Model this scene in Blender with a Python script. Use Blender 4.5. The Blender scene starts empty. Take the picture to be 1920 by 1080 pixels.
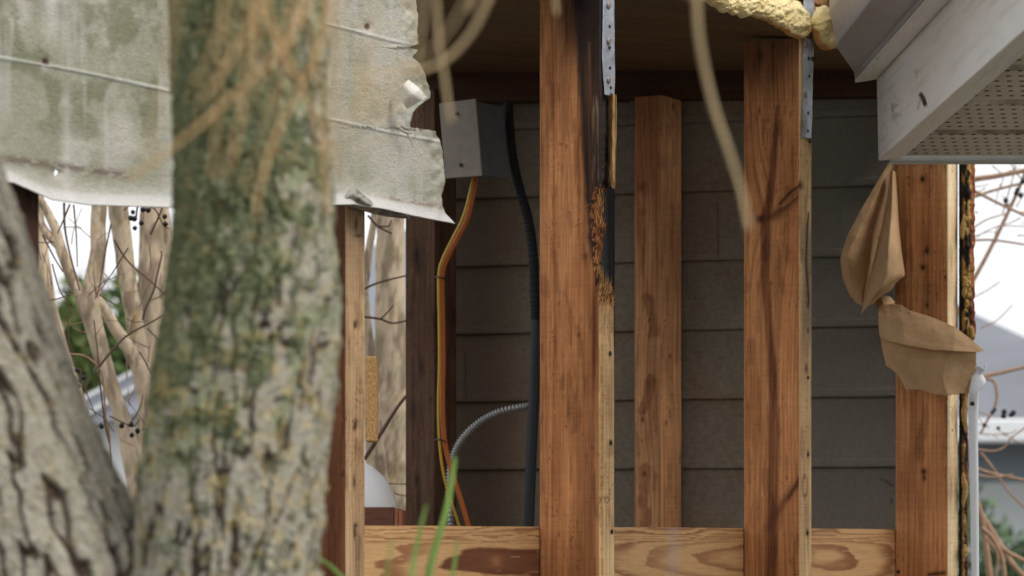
import bpy, math, random
import numpy as np

# ---------------------------------------------------------------- camera, sky, sun
S = bpy.context.scene
C = S.collection
ZC = 1.6            # eye height above the ground
F = 6380.0          # focal length in photo pixels (120 mm on a 36 mm sensor)
HY = 1015.0         # photo row of the horizon
cam_d = bpy.data.cameras.new('camera'); cam = bpy.data.objects.new('camera', cam_d); C.objects.link(cam)
cam.location = (0, 0, ZC); cam.rotation_euler = (math.pi / 2, 0, 0)
cam_d.sensor_width = 36; cam_d.lens = F / 1920 * 36
cam_d.shift_y = (HY - 540) / 1920
cam_d.clip_start = .1; cam_d.clip_end = 3000
cam_d.dof.use_dof = True; cam_d.dof.focus_distance = 4.42; cam_d.dof.aperture_fstop = 11
S.camera = cam

W = bpy.data.worlds.new('World'); S.world = W; W.use_nodes = True
wn = W.node_tree.nodes; wl = W.node_tree.links; bg = wn['Background']
SUN_EL, SUN_AZ = 50, 118     # azimuth clockwise from +Y
sky = wn.new('ShaderNodeTexSky'); sky.sky_type = 'NISHITA'; sky.sun_disc = False
sky.sun_elevation = math.radians(SUN_EL); sky.sun_rotation = math.radians(SUN_AZ)
sky.dust_density = 4; sky.air_density = 1
hs = wn.new('ShaderNodeHueSaturation'); hs.inputs['Saturation'].default_value = .12
wl.new(sky.outputs[0], hs.inputs['Color']); mxw = wn.new('ShaderNodeMix'); mxw.data_type = 'RGBA'; mxw.inputs['Factor'].default_value = .72; mxw.inputs['B'].default_value = (7.0, 7.1, 7.3, 1)   # even cloud cover
wl.new(hs.outputs[0], mxw.inputs['A']); wl.new(mxw.outputs['Result'], bg.inputs['Color'])
bg.inputs['Strength'].default_value = .13
sd = bpy.data.lights.new('sun', 'SUN'); sd.energy = 1.15; sd.angle = math.radians(16); sd.color = (1, .97, .93)
sun = bpy.data.objects.new('sun', sd); C.objects.link(sun)
sun.rotation_euler = (math.radians(90 - SUN_EL), 0, math.radians(180 - SUN_AZ) )
S.view_settings.view_transform = 'Standard'; S.view_settings.look = 'None'
S.view_settings.exposure = .55; S.view_settings.gamma = 1
try:
    S.cycles.max_bounces = 6; S.cycles.use_denoising = True
except Exception: pass

# ---------------------------------------------------------------- helpers
def P(px, py, Y): return np.array([(px - 960) / F * Y, Y, ZC + (HY - py) / F * Y])
UD = np.array([.515, .857, 0.]); ND = np.array([-.857, .515, 0.])   # along the wall / into the house
C0 = np.array([(1125 - 960) / F * 4.3, 4.3, 0.])
def wp(px, py, off=0.):          # point of the (offset) wall plane seen at a photo pixel
    b = C0 + off * ND; k = (px - 960) / F
    t = (k * b[1] - b[0]) / (UD[0] - k * UD[1]); p = b + t * UD
    p[2] = ZC + (HY - py) / F * p[1]; return p
def wps(px, py, off):            # the same for arrays
    px = np.asarray(px, float); bx = C0[0] + off * ND[0]; by = C0[1] + off * ND[1]; k = (px - 960) / F
    t = (k * by - bx) / (UD[0] - k * UD[1]); X = bx + t * UD[0]; Y = by + t * UD[1]
    return np.stack([X, Y, ZC + (HY - py) / F * Y], -1)
def proj(V): return 960 + F * V[..., 0] / V[..., 1], HY - F * (V[..., 2] - ZC) / V[..., 1]
def lin(c):
    c = np.asarray(c, float) / 255.; return np.where(c <= .04045, c / 12.92, ((c + .055) / 1.055) ** 2.4)
def ss(a, b, x): t = np.clip((x - a) / (b - a), 0, 1); return t * t * (3 - 2 * t)
def mix(a, b, t): t = np.asarray(t)[..., None]; return a * (1 - t) + b * t
def hsh(i, j, s):
    h = (i.astype(np.int64) * 374761393 + j.astype(np.int64) * 668265263 + s * 974634777) & 0xffffffff
    h = ((h ^ (h >> 13)) * 1274126177) & 0xffffffff
    return ((h ^ (h >> 16)) & 0xffffff) / float(0xffffff)
def vn(x, y, s=0):
    x, y = np.broadcast_arrays(np.asarray(x, float), np.asarray(y, float))
    i = np.floor(x); j = np.floor(y); fx = x - i; fy = y - j
    fx = fx * fx * (3 - 2 * fx); fy = fy * fy * (3 - 2 * fy)
    a = hsh(i, j, s); b = hsh(i + 1, j, s); c = hsh(i, j + 1, s); d = hsh(i + 1, j + 1, s)
    return (a * (1 - fx) + b * fx) * (1 - fy) + (c * (1 - fx) + d * fx) * fy
def fbm(x, y, s=0, o=4, g=.5):
    r = 0; a = 1; n = 0
    for k in range(o): r = r + a * vn(x * 2 ** k + k * 7.3, y * 2 ** k + k * 3.1, s + k * 17); n += a; a *= g
    return r / n
def seg(px, py, x0, y0, x1, y1):     # distance to a segment
    dx, dy = x1 - x0, y1 - y0; t = np.clip(((px - x0) * dx + (py - y0) * dy) / (dx * dx + dy * dy), 0, 1)
    return np.hypot(px - x0 - t * dx, py - y0 - t * dy)
def poly(px, py, pts): return np.min([seg(px, py, *pts[i], *pts[i + 1]) for i in range(len(pts) - 1)], 0)

LOC = {}
def tag(o, label=None, cat=None, group=None, kind=None):
    if label: o['label'] = label
    if cat: o['category'] = cat
    if group: o['group'] = group
    if kind: o['kind'] = kind
    return o
def thing(name, label, cat, loc, group=None):
    o = bpy.data.objects.new(name, None); C.objects.link(o); o.location = loc; o.empty_display_size = .05
    LOC[o.name] = np.array(loc, float); return tag(o, label, cat, group)
def obj(name, V, Fc, m, parent=None, col=None, smooth=True, base=None):
    V = np.asarray(V, float).reshape(-1, 3)
    if parent is not None: off = LOC[parent.name]
    else: off = np.array([V[:, 0].mean(), V[:, 1].mean(), V[:, 2].min()]) if base is None else np.array(base, float)
    me = bpy.data.meshes.new(name)
    if isinstance(Fc, np.ndarray):
        n = len(Fc); k = Fc.shape[1]
        me.vertices.add(len(V)); me.vertices.foreach_set('co', (V - off).ravel())
        me.loops.add(n * k); me.loops.foreach_set('vertex_index', Fc.ravel().astype(np.int32))
        me.polygons.add(n); me.polygons.foreach_set('loop_start', np.arange(0, n * k, k, dtype=np.int32))
        me.update(calc_edges=True); me.validate()
    else: me.from_pydata([tuple(v) for v in V - off], [], Fc)
    if smooth: me.polygons.foreach_set('use_smooth', [True] * len(me.polygons))
    if col is not None:
        a = me.color_attributes.new('Col', 'FLOAT_COLOR', 'POINT'); c = np.ones((len(V), 4)); c[:, :3] = np.clip(np.asarray(col).reshape(-1, 3), 0, 1)
        a.data.foreach_set('color', c.ravel())
    me.materials.append(m); me.update()
    o = bpy.data.objects.new(name, me); C.objects.link(o)
    if parent is not None: o.parent = parent; LOC[o.name] = off
    else: o.location = off; LOC[o.name] = off
    return o
def gridf(nr, nc, closed=False):
    i = np.arange(nr - 1)[:, None]; j = np.arange(nc if closed else nc - 1)[None, :]; jn = (j + 1) % nc
    return np.stack([i * nc + j, i * nc + jn, (i + 1) * nc + jn, (i + 1) * nc + j], -1).reshape(-1, 4)
def grid(name, V, m, parent=None, col=None, closed=False, thick=0, smooth=True, flip=False):
    Fc = gridf(V.shape[0], V.shape[1], closed)
    if flip: Fc = Fc[:, ::-1]
    o = obj(name, V, np.ascontiguousarray(Fc), m, parent, col, smooth)
    if thick: md = o.modifiers.new('thickness', 'SOLIDIFY'); md.thickness = thick; md.offset = 0
    return o
def boxvf(c, ax, ay, az):       # centre and three half-axes
    c, ax, ay, az = (np.array(q, float) for q in (c, ax, ay, az))
    V = [c + i * ax + j * ay + k * az for i in (-1, 1) for j in (-1, 1) for k in (-1, 1)]
    return V, [(0, 1, 3, 2), (4, 6, 7, 5), (0, 4, 5, 1), (2, 3, 7, 6), (0, 2, 6, 4), (1, 5, 7, 3)]
def joinvf(lst):
    V, Fc = [], []
    for v, f in lst: n = len(V); V += list(v); Fc += [tuple(i + n for i in q) for q in f]
    return V, Fc
def box(name, c, ax, ay, az, m, parent=None, bev=.0015):
    V, f = boxvf(c, ax, ay, az); o = obj(name, V, f, m, parent, smooth=False)
    if bev: md = o.modifiers.new('bevel', 'BEVEL'); md.width = bev; md.segments = 2
    return o
def cr(pts, n):                 # Catmull-Rom through rows of pts along axis 0
    p = np.asarray(pts, float); k = len(p); t = np.linspace(0, k - 1, n); i = np.minimum(t.astype(int), k - 2); f = (t - i)
    f = f.reshape((-1,) + (1,) * (p.ndim - 1)); g = lambda a: p[np.clip(a, 0, k - 1)]
    a, b, c, d = g(i - 1), g(i), g(i + 1), g(i + 2)
    return .5 * (2 * b + (c - a) * f + (2 * a - 5 * b + 4 * c - d) * f * f + (3 * b - a - 3 * c + d) * f ** 3)
def li(p, n):
    k = len(p); t = np.linspace(0, k - 1, n); i = np.minimum(t.astype(int), k - 2); f = (t - i).reshape((-1,) + (1,) * (p.ndim - 1)); return p[i] * (1 - f) + p[i + 1] * f
def loft2(rows, n1, n2, k=.75):     # mostly straight between the controls, so creases stay sharp
    a = np.array([[P(*q) for q in r] for r in rows]); a = cr(a, n1) * (1 - k) + li(a, n1) * k; a = np.swapaxes(a, 0, 1)
    return np.swapaxes(cr(a, n2) * (1 - k) + li(a, n2) * k, 0, 1)
def loft(rows, n1, n2):
    a = np.array([[P(*q) if len(q) == 3 else q for q in r] for r in rows]); a = cr(a, n1)
    return np.swapaxes(cr(np.swapaxes(a, 0, 1), n2), 0, 1)
def tubev(pts, rad, nc=8, n=None):
    p = np.asarray(pts, float); r = np.asarray(rad, float)
    if n: p = cr(p, n); r = np.interp(np.linspace(0, 1, n), np.linspace(0, 1, len(r)), r)
    t = np.gradient(p, axis=0); t /= np.linalg.norm(t, axis=1)[:, None] + 1e-9
    ref = np.array([0, 1., 0]); a = np.cross(t, ref); bad = np.linalg.norm(a, axis=1) < .1
    a[bad] = np.cross(t[bad], [1., 0, 0]); a /= np.linalg.norm(a, axis=1)[:, None]; b = np.cross(t, a)
    th = np.linspace(0, 2 * np.pi, nc, endpoint=False)
    return p[:, None] + r[:, None, None] * (np.cos(th)[None, :, None] * a[:, None] + np.sin(th)[None, :, None] * b[:, None]), p
def tube(name, pts, rad, m, parent=None, nc=8, n=None, colf=None):
    V, p = tubev(pts, rad, nc, n); col = None
    if colf is not None: col = colf(V)
    o = grid(name, V, m, parent, col, closed=True)
    return o
def tubevf(pts, rad, nc=6, n=None):
    V, p = tubev(pts, rad, nc, n); f = gridf(V.shape[0], nc, True)
    return list(V.reshape(-1, 3)), [tuple(q) for q in f] + [tuple(range(nc))[::-1]]

# ---------------------------------------------------------------- materials
def mat(name, color=(.5, .5, .5), rough=.8, vcol=False, bump=0., bs=(200, 200, 200), var=0., vs=None, metal=0., trans=0., rot=None, detail=5, spec=.3, bd=.002):
    m = bpy.data.materials.new(name); m.use_nodes = True; nt = m.node_tree; N = nt.nodes; L = nt.links; b = N['Principled BSDF']
    b.inputs['Roughness'].default_value = rough; b.inputs['Metallic'].default_value = metal
    b.inputs['Specular IOR Level'].default_value = spec
    if trans: b.inputs['Subsurface Weight'].default_value = trans; b.inputs['Subsurface Radius'].default_value = (.01, .008, .004); b.inputs['Subsurface Scale'].default_value = .3
    tc = N.new('ShaderNodeTexCoord'); src = None
    if vcol: at = N.new('ShaderNodeAttribute'); at.attribute_name = 'Col'; src = at.outputs['Color']
    def noise(scale, det=detail):
        mp = N.new('ShaderNodeMapping'); mp.inputs['Scale'].default_value = scale
        if rot: mp0 = N.new('ShaderNodeMapping'); mp0.inputs['Rotation'].default_value = rot; L.new(tc.outputs['Object'], mp0.inputs[0]); L.new(mp0.outputs[0], mp.inputs[0])
        else: L.new(tc.outputs['Object'], mp.inputs[0])
        n = N.new('ShaderNodeTexNoise'); n.inputs['Scale'].default_value = 1; n.inputs['Detail'].default_value = det; L.new(mp.outputs[0], n.inputs['Vector']); return n
    if var:
        n = noise(vs or bs); mr = N.new('ShaderNodeMapRange'); mr.inputs[1].default_value = .3; mr.inputs[2].default_value = .7
        mr.inputs[3].default_value = 1 - var; mr.inputs[4].default_value = 1 + var; L.new(n.outputs[0], mr.inputs[0])
        vm = N.new('ShaderNodeVectorMath'); vm.operation = 'SCALE'; L.new(mr.outputs[0], vm.inputs['Scale'])
        if src: L.new(src, vm.inputs[0])
        else: vm.inputs[0].default_value = tuple(color[:3])
        src = vm.outputs[0]
    if src: L.new(src, b.inputs['Base Color'])
    else: b.inputs['Base Color'].default_value = (*color[:3], 1)
    if bump:
        n = noise(bs); bp = N.new('ShaderNodeBump'); bp.inputs['Strength'].default_value = bump; bp.inputs['Distance'].default_value = bd
        L.new(n.outputs[0], bp.inputs['Height']); L.new(bp.outputs[0], b.inputs['Normal'])
    return m
WROT = (0, 0, -math.atan2(UD[1], UD[0]))      # turns object coordinates so that x runs along the wall
M = {}
M['wood'] = mat('weathered framing lumber', rough=.82, vcol=True, bump=.5, bs=(1500, 1500, 35), var=.14, spec=.2, bd=.0008)
M['plank'] = mat('pine plank', rough=.7, vcol=True, bump=.35, bs=(60, 60, 1500), var=.1, rot=WROT, spec=.2, bd=.0006)
M['fibre'] = mat('splintered wood fibre', rough=.9, vcol=True, bump=.8, bs=(1200, 1200, 90), var=.3, spec=.1)
M['siding'] = mat('grey lap siding', lin((92, 88, 82)), rough=.9, vcol=True, bump=.9, bs=(420, 420, 650), var=.16, detail=6, spec=.15, bd=.002)
M['sheet'] = mat('weathered metal sheet', rough=.55, vcol=True, bump=.5, bs=(420, 420, 700), var=.10, rot=WROT, spec=.4, bd=.0025)
M['galv'] = mat('galvanised steel', rough=.45, vcol=True, bump=.2, bs=(200, 200, 200), var=.12, metal=.55)
M['nail'] = mat('rusty nail', lin((70, 50, 42)), rough=.6, metal=.5, var=.3, bs=(900, 900, 900))
M['foam'] = mat('spray foam', rough=.75, vcol=True, bump=.8, bs=(380, 380, 380), var=.08, trans=.15, bd=.003)
M['paper'] = mat('brown building paper', lin((176, 142, 104)), rough=.7, bump=.3, bs=(160, 160, 160), var=.10, vs=(45, 45, 45), spec=.25, bd=.004)
M['white'] = mat('white trim', lin((225, 228, 232)), rough=.7, bump=.4, bs=(900, 900, 500), var=.06)
M['bark'] = mat('mossy bark', rough=.95, vcol=True, bump=.9, bs=(500, 500, 300), var=.2, spec=.1, bd=.003)
M['smooth'] = mat('smooth pale bark', rough=.85, vcol=True, bump=.4, bs=(160, 160, 60), var=.12, spec=.15)
M['twig'] = mat('tan twig', lin((196, 160, 112)), rough=.7, var=.25, bs=(90, 90, 30))
M['stem'] = mat('dark stem', lin((98, 74, 62)), rough=.8, var=.25, bs=(90, 90, 60))
M['vine'] = mat('orange brown stem', lin((150, 120, 96)), rough=.8, var=.2, bs=(90, 90, 60))
M['berry'] = mat('black berry', lin((34, 30, 34)), rough=.5, var=.3, bs=(300, 300, 300))
M['leaf'] = mat('grass blade', lin((120, 150, 75)), rough=.6, var=.2, bs=(60, 60, 20), trans=.1)
M['dark_rot'] = None

# ---------------------------------------------------------------- ground
gm = mat('lawn', (.095, .09, .07), rough=.95, bump=.6, bs=(3, 3, 3), var=.4, vs=(.6, .6, .6))
g = obj('ground', [(-1500, -60, 0), (1500, -60, 0), (1500, 2600, 0), (-1500, 2600, 0)], [(0, 1, 2, 3)], gm, smooth=False, base=(0, 0, 0)); tag(g, kind='structure')

# ---------------------------------------------------------------- wood colouring
OR = lin((178, 120, 76)); ORD = lin((106, 64, 38)); CR = lin((226, 186, 136)); CRD = lin((168, 130, 92))
def grain(px, py, seed, per=11., wander=10., st=700.):
    w = px + wander * (fbm(px / 160., py / st, seed, 3) - .5) * 2 + 5 * (fbm(px / 30., py / 260, seed + 5, 2) - .5)
    s = w / per + 2.2 * vn(w / (per * 3), py / 2500., seed + 9); f = s - np.floor(s)
    line = np.exp(-((f - .7) / .14) ** 2) * (.35 + .65 * vn(np.floor(s), py / 300., seed + 3))
    fine = fbm(w / 1.7, py / 90., seed + 21, 3) - .5
    broad = fbm(w / 22., py / 500., seed + 31, 3) - .5
    return line, fine, broad
def stain(c, d, w, colr, k=.8): return mix(c, lin(colr), k * np.exp(-(d / w) ** 2))

ZT = ZC + .709       # underside of the ceiling at the wall
frame = thing('framed_wall', 'open timber stud wall stripped of its cladding, orange brown studs above a pine sill board', 'stud wall', (C0[0], C0[1], 0))
SW, ST = .0895, .038
def perimeter(na=58, nb=24, nc=8, nd=6, r=.0022):
    q = []
    for k in range(na): q.append((SW - r - (SW - 2 * r) * k / (na - 1), 0., 0))
    for k in range(1, 4): th = math.pi / 2 * k / 4; q.append((r - r * math.sin(th), r - r * math.cos(th), 1))
    for k in range(nb): q.append((0., r + (ST - 2 * r) * k / (nb - 1), 1))
    for k in range(1, 4): th = math.pi / 2 * k / 4; q.append((r - r * math.cos(th), ST - r + r * math.sin(th), 1))
    for k in range(nc): q.append((r + (SW - 2 * r) * k / (nc - 1), ST, 2))
    for k in range(nd): q.append((SW, ST - r - (ST - 2 * r) * k / (nd - 1), 3))
    return np.array(q)
def stud(pxc, colf, cut=None, ztop=ZT, label=None, Yoff=None, py0=-60, nz=520, per=None, root=frame, origin=None, aw=1., bw=1., name='stud'):
    o = wp(pxc, 0) if origin is None else np.array(origin, float); q = perimeter() if per is None else per
    z0 = ZC - .12; zs = np.concatenate([np.linspace(.04, z0 - .05, 8), np.linspace(z0, ztop, nz)])
    a = np.broadcast_to(q[None, :, 0] * aw, (len(zs), len(q))).copy(); b = np.broadcast_to(q[None, :, 1] * bw, a.shape).copy()
    fc = np.broadcast_to(q[None, :, 2], a.shape); z = np.broadcast_to(zs[:, None], a.shape)
    pyc = HY - F * (z - ZC) / o[1]
    wob = .0009 * (fbm(a * 40 + b * 60, z * 6, int(pxc)) - .5)
    a = a + np.where(fc == 1, wob, 0); b = b + np.where(fc == 0, wob, 0)
    if cut is not None: a, b = cut(a, b, pyc, fc)
    V = o[None, None] * [1, 1, 0] + a[..., None] * ND + b[..., None] * UD; V[..., 2] = z
    px, py = proj(V)
    col = colf(px, py, fc, a, b); sd0 = int(pxc) + 7
    sat = fbm(px / 26., py / 150., sd0, 4) - .5; saw = fbm(px / 60., py / 1.7, sd0 + 1, 2) - .5; hair = fbm(px / 1.3, py / 130., sd0 + 2, 3) - .5
    col = col * (1 + 1.0 * sat + .22 * saw + .55 * hair)[..., None] ** np.array([.8, 1., 1.15])
    spk = ss(.86, .9, vn(px / 2., py / 3.4, sd0 + 3)) * ss(.5, .65, vn(px / 24., py / 50., sd0 + 4)); col = mix(col, col * .35, .8 * spk)
    scr = ss(.955, .97, vn((px + py * .22) / 1.8, py / 16., sd0 + 5)); col = mix(col, np.minimum(col * 1.5 + .02, 1), .6 * scr)
    dkx = ss(.60, .72, fbm(px / 9., py / 60., sd0 + 6, 3)); col = mix(col, col * np.array([.55, .5, .5]), .6 * dkx)
    ob = grid(name, V, M['wood'], root, col, closed=True)
    if label: ob['label'] = label
    top = V[-1]; obj_cap = None
    return ob
def nail(pt, nrm, r=.0022, h=.0012, parent=None, m=None):
    n = np.array(nrm, float); n /= np.linalg.norm(n); a = np.cross(n, [0, 0, 1.]); a /= np.linalg.norm(a); b = np.cross(n, a)
    V = []; k = 10
    for (rr, hh) in ((r, 0), (r * 1.05, h * .6), (r * .8, h), (0.0001, h * .8)):
        for i in range(k): th = 2 * math.pi * i / k; V.append(pt + n * hh + rr * (math.cos(th) * a + math.sin(th) * b))
    Fc = [(s * k + i, s * k + (i + 1) % k, (s + 1) * k + (i + 1) % k, (s + 1) * k + i) for s in range(3) for i in range(k)]
    return obj('nail', V, Fc, m or M['nail'], parent)
OUT = -ND
def nails(st, pts, face, r=.0022):
    for (x, y) in pts:
        if face == 'edge': nail(wp(x, y, -.0003), OUT, r, parent=st)
        else:
            # on the wide face of the stud whose corner is at face
            o = wp(face, 0); k = (x - 960) / F; t = (k * o[1] - o[0]) / (ND[0] - k * ND[1]); p = o + t * ND - .0003 * UD; p[2] = ZC + (HY - y) / F * p[1]
            nail(p, -UD, r, parent=st)

# ---- centre stud, rotten at its outer corner
cpx = 1125
def cutprof(py):
    k = np.interp(py, [-200, 170, 185, 250, 330, 350, 375, 400, 440, 490, 520, 535, 548, 560, 640, 700, 1200],
                      [0, 0, 10, 13, 16, 22, 27, 25, 30, 33, 26, 14, 4, 2.2, 1.4, .3, 0])
    return k
def cut0(py): return np.interp(py, [-200, 180, 195, 345, 352, 370, 400, 440, 490, 520, 540, 556, 580, 640, 700, 1200], [0, 0, 1, 1.5, 5, 11, 13, 10, 8, 7, 5, 2.5, 1.6, 1.2, .3, 0])
def cut1(py): return np.interp(py, [-200, 178, 186, 250, 330, 350, 375, 400, 418, 440, 490, 505, 520, 535, 548, 560, 640, 700, 1200], [0, 0, 9, 10, 13, 18, 22, 23, 19, 24, 30, 29, 22, 10, 3, 2, 1.2, .3, 0])
def cut_c(a, b, py, fc):
    n = (fbm(py / 9., b * 900, 77, 4) - .5) * 2; n2 = (fbm(py / 45., b * 300, 78, 3) - .5) * 2
    c = cutprof(py); cc = (c + np.minimum(c, 9) * (.75 * n + .55 * n2)) / 1290.
    t = np.clip(b / ST, 0, 1); c = cut0(py) * (1 - t) + cut1(py) * t
    cc = (c + np.minimum(c, 7) * (.6 * n + .5 * n2)) / 1290.; cc = np.maximum(cc, 0)
    hit = a < cc
    a2 = np.where(hit, cc, a)
    edge = ss(640, 700, py) * 0
    return a2, b
def col_c(px, py, fc, a, b):
    l, f, br = grain(px, py, 11, 15, 7, 900)
    wide = OR * (1 + .5 * f[..., None] + .55 * br[..., None]); wide = mix(wide, ORD, .55 * l * (.35 + .65 * (px > 1080)))
    for x0 in (1032, 1104): wide = stain(wide, np.abs(px - x0 - 6 * np.sin(py / 330.) - 4 * fbm(py / 200., 0 * py, 3)), 2.2, (118, 66, 36), .55)
    wide = stain(wide, np.abs(px - 1113 + 3 * np.sin(py / 120.)), 3.5 + 3 * fbm(py / 60., 0 * py, 5), (104, 52, 30), .75 * ss(480, 560, py))
    lig = ss(1100, 1112, px) * ss(700, 800, py); wide = mix(wide, lin((190, 138, 92)), .25 * lig)
    e = np.interp(py, [-50, 0, 60, 200, 380, 480, 560], [1070, 1073, 1078, 1085, 1094, 1104, 1135]) + 7 * (fbm(py / 30., px / 30., 8) - .5)
    ch = ss(-3, 8, px - e); wide = mix(wide, lin((40, 33, 31)) * (1 + 1.6 * (fbm(px / 2.5, py / 120., 9)[..., None] - .5)), .96 * ch)
    wide = mix(wide, lin((104, 70, 46)), .6 * ch * ss(.56, .72, fbm(px / 3., py / 170., 58, 3)))
    topd = ss(190, 20, py + 30 * (fbm(px / 14., py / 60., 14) - .5)) * ss(1015, 1065, px); wide = mix(wide, lin((48, 36, 32)), .85 * topd)
    wide = stain(wide, poly(px, py, [(1105, 80), (1108, 180), (1112, 240)]), 2, (120, 84, 60), .6)
    greyz = ss(1108, 1114, px) * ss(175, 190, py) * ss(345, 330, py); wide = mix(wide, lin((132, 112, 94)) * (.65 + .7 * fbm(px / 2., py / 60., 31)[..., None]), .8 * greyz * ss(.38, .6, fbm(px / 3., py / 60., 33)))
    wide = stain(wide, np.hypot(px - 1040, (py - 772)) , 1.5, (210, 170, 120), .7)
    for (x, y, wx, wy) in ((1066, 765, 3, 22), (1086, 130, 4, 5), (1085, 628, 4, 5), (1062, 275, 2, 6), (1097, 480, 5, 6), (1048, 1002, 2, 5), (1052, 270, 5, 2)):
        wide = stain(wide, np.hypot((px - x) / wx, (py - y) / wy), 1, (70, 38, 24), .65)
    le, fe, be = grain(px * 1.6, py, 12, 9, 5, 900)
    edg = CR * (1 + .45 * fe[..., None] + .35 * be[..., None]); edg = mix(edg, CRD, .45 * le)
    edg = stain(edg, np.hypot(px - 1138, py - 937) - 4.5, 1.3, (110, 78, 50), .8 * (fc == 1))
    spk = ss(.80, .86, vn(px / 2.2, py / 5., 44)) * ss(.55, .7, vn(px / 30, py / 60., 45)); edg = mix(edg, lin((84, 62, 44)), .75 * spk)
    lo = ss(640, 560, py) * (fc == 1); edg = mix(edg, lin((150, 104, 62)), .4 * lo)
    c = np.where((fc == 1)[..., None], edg, wide)
    dk = (fc == 1) & (py < 352); c = np.where((dk & (px < 1141 + 5 * (fbm(py / 20., py * 0, 57) - .5)))[..., None], lin((50, 42, 40)) * (1 + .9 * f[..., None]), c)
    # torn fibre
    tt = np.clip(b / ST, 0, 1); cp = (cut0(py) * (1 - tt) + cut1(py) * tt) / 1290.; rot = (a <= cp * 1.35 + .0010 + .0022 * (fbm(py / 6., px / 6., 53) - .5)) & (cp > .0026 + .002 * (fbm(py / 5., px / 4., 54) - .3)) & (a > .0003) & (py > 348)
    fib = mix(lin((150, 92, 52)) * (1 + .0 * f[..., None]), lin((52, 32, 22)), ss(.38, .62, fbm(px / 3.5, py / 9., 51)))
    c = np.where(rot[..., None], fib, c)
    up = (cp > .004) & (py <= 352); c = np.where(up[..., None], lin((60, 48, 42)) * (1 + .8 * f[..., None]), c)
    edgeband = np.exp(-((px - 1129) / 2.6) ** 2) * ss(640, 660, py) * (.5 + .8 * (fbm(py / 6., px / 6., 52) > .5)); c = mix(c, lin((196, 138, 76)), np.clip(.7 * edgeband, 0, 1))
    return c
st_c = stud(cpx, col_c, cut_c, label='stud with a blackened upper corner and a long rotten gash eaten out of its outer edge')
nails(st_c, [(1144, 663), (1145, 830), (1147, 997)], 'edge', .0032)
# fibres standing in the gash
rng = random.Random(4)
VV, FF, CC = [], [], []
for i in range(900):
    y = rng.choice([rng.uniform(345, 660), rng.uniform(370, 570), rng.uniform(535, 565)]); c = float(cutprof(np.array(y))) / 1290.
    if c < .001 or (y > 590 and rng.random() < .7): continue
    b = rng.uniform(.0, ST); y0_ = np.array(y); c = float(cut0(y0_) * (1 - b / ST) + cut1(y0_) * b / ST) / 1290.; a = c + rng.uniform(-.0022, .0008)
    p = wp(cpx, y); p = p + a * ND + b * UD; L = rng.uniform(.002, .009) * (1.2 if y > 500 else 1); w = rng.uniform(.0002, .0007)
    d = np.array([rng.gauss(0, .25), rng.gauss(0, .2), rng.choice([1, 1, -1])]) + OUT * rng.uniform(-.1, .5); d /= np.linalg.norm(d)
    s = np.cross(d, [0, 1., .2]); s /= np.linalg.norm(s); n = np.cross(d, s); k = len(VV)
    VV += [p + s * w, p - s * w, p + n * w, p + d * L]; FF += [(k, k + 1, k + 3), (k + 1, k + 2, k + 3), (k + 2, k, k + 3)]
    t = rng.random(); cc = lin((186, 122, 70)) * (1 - t) + lin((60, 36, 24)) * t
    if y > 530 and rng.random() < .4: cc = lin((220, 175, 120))
    CC += [cc] * 4
for i in range(110):       # longer torn fibres standing along the break
    y = rng.choice([rng.uniform(350, 400), rng.uniform(470, 566), rng.uniform(470, 566)]); b = rng.uniform(.0, ST); y0_ = np.array(y)
    a = max(0., float(cut0(y0_) * (1 - b / ST) + cut1(y0_) * b / ST) / 1290. - rng.uniform(0, .0012)); p = wp(cpx, y); p = p + a * ND + b * UD; L = rng.uniform(.010, .026); w = rng.uniform(.0002, .0006)
    d = np.array([rng.gauss(.05, .12), rng.gauss(0, .1), 1. if y > 450 else -1.]); d /= np.linalg.norm(d); q = np.cross(d, [0, 1., .2]); q /= np.linalg.norm(q); n = np.cross(q, d); k = len(VV)
    VV += [p + q * w, p - q * w, p + n * w, p + d * L]; FF += [(k, k + 1, k + 3), (k + 1, k + 2, k + 3), (k + 2, k, k + 3)]
    t = rng.random() ** 1.5; CC += [lin((222, 170, 112)) * (1 - t) + lin((70, 42, 28)) * t] * 4
for (x0, y0, x1, y1, w) in ((1157, 598, 1165, 608, .0009), (1096, 390, 1110, 379, .0012), (1078, 424, 1096, 415, .0010), (1160, 606, 1158, 590, .0006)):
    p = wp(x0, y0, -.002); q = wp(x1, y1, -.006); p = P(x0, y0, 4.27); q = P(x1, y1, 4.26); d = q - p; k = len(VV)
    VV += [p + [0, 0, w], p - [0, 0, w], p + [0, -.0015, 0], q]; FF += [(k, k + 1, k + 3), (k + 1, k + 2, k + 3), (k + 2, k, k + 3)]; CC += [lin((150, 100, 60))] * 4
o = obj('splinters', VV, FF, M['fibre'], st_c, CC, smooth=False); o['label'] = 'ragged orange fibres in the rotten gash'
# shard hanging below the strap
rows = []
for (y, x0, x1) in ((176, 1139, 1156), (230, 1140, 1156), (290, 1139.5, 1155), (325, 1136, 1154.5), (340, 1137, 1154), (352, 1141, 1153)):
    rows.append([(x0, y, 4.325), ((x0 * 2 + x1) / 3, y - 2, 4.318), ((x0 + 2 * x1) / 3, y + 1, 4.318), (x1, y + 2, 4.33), (x1 - 2, y, 4.336), (x0 + 2, y, 4.336), (x0, y, 4.325)])
V = loft(rows, 90, 40); px, py = proj(V)
V[..., 0] += .0012 * (fbm(px / 4, py / 14, 61) - .5); V[..., 1] += .0015 * (fbm(px / 3, py / 30, 62) - .5)
c = mix(np.broadcast_to(lin((186, 148, 100)), V.shape), lin((84, 56, 36)), np.clip(ss(.42, .62, fbm(px / 2.6, py / 50, 63)) * .8 + ss(1148, 1143, px) * .75, 0, 1))
o = grid('shard', V, M['fibre'], st_c, c); o['label'] = 'splintered sliver hanging under the metal strap'

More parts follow.
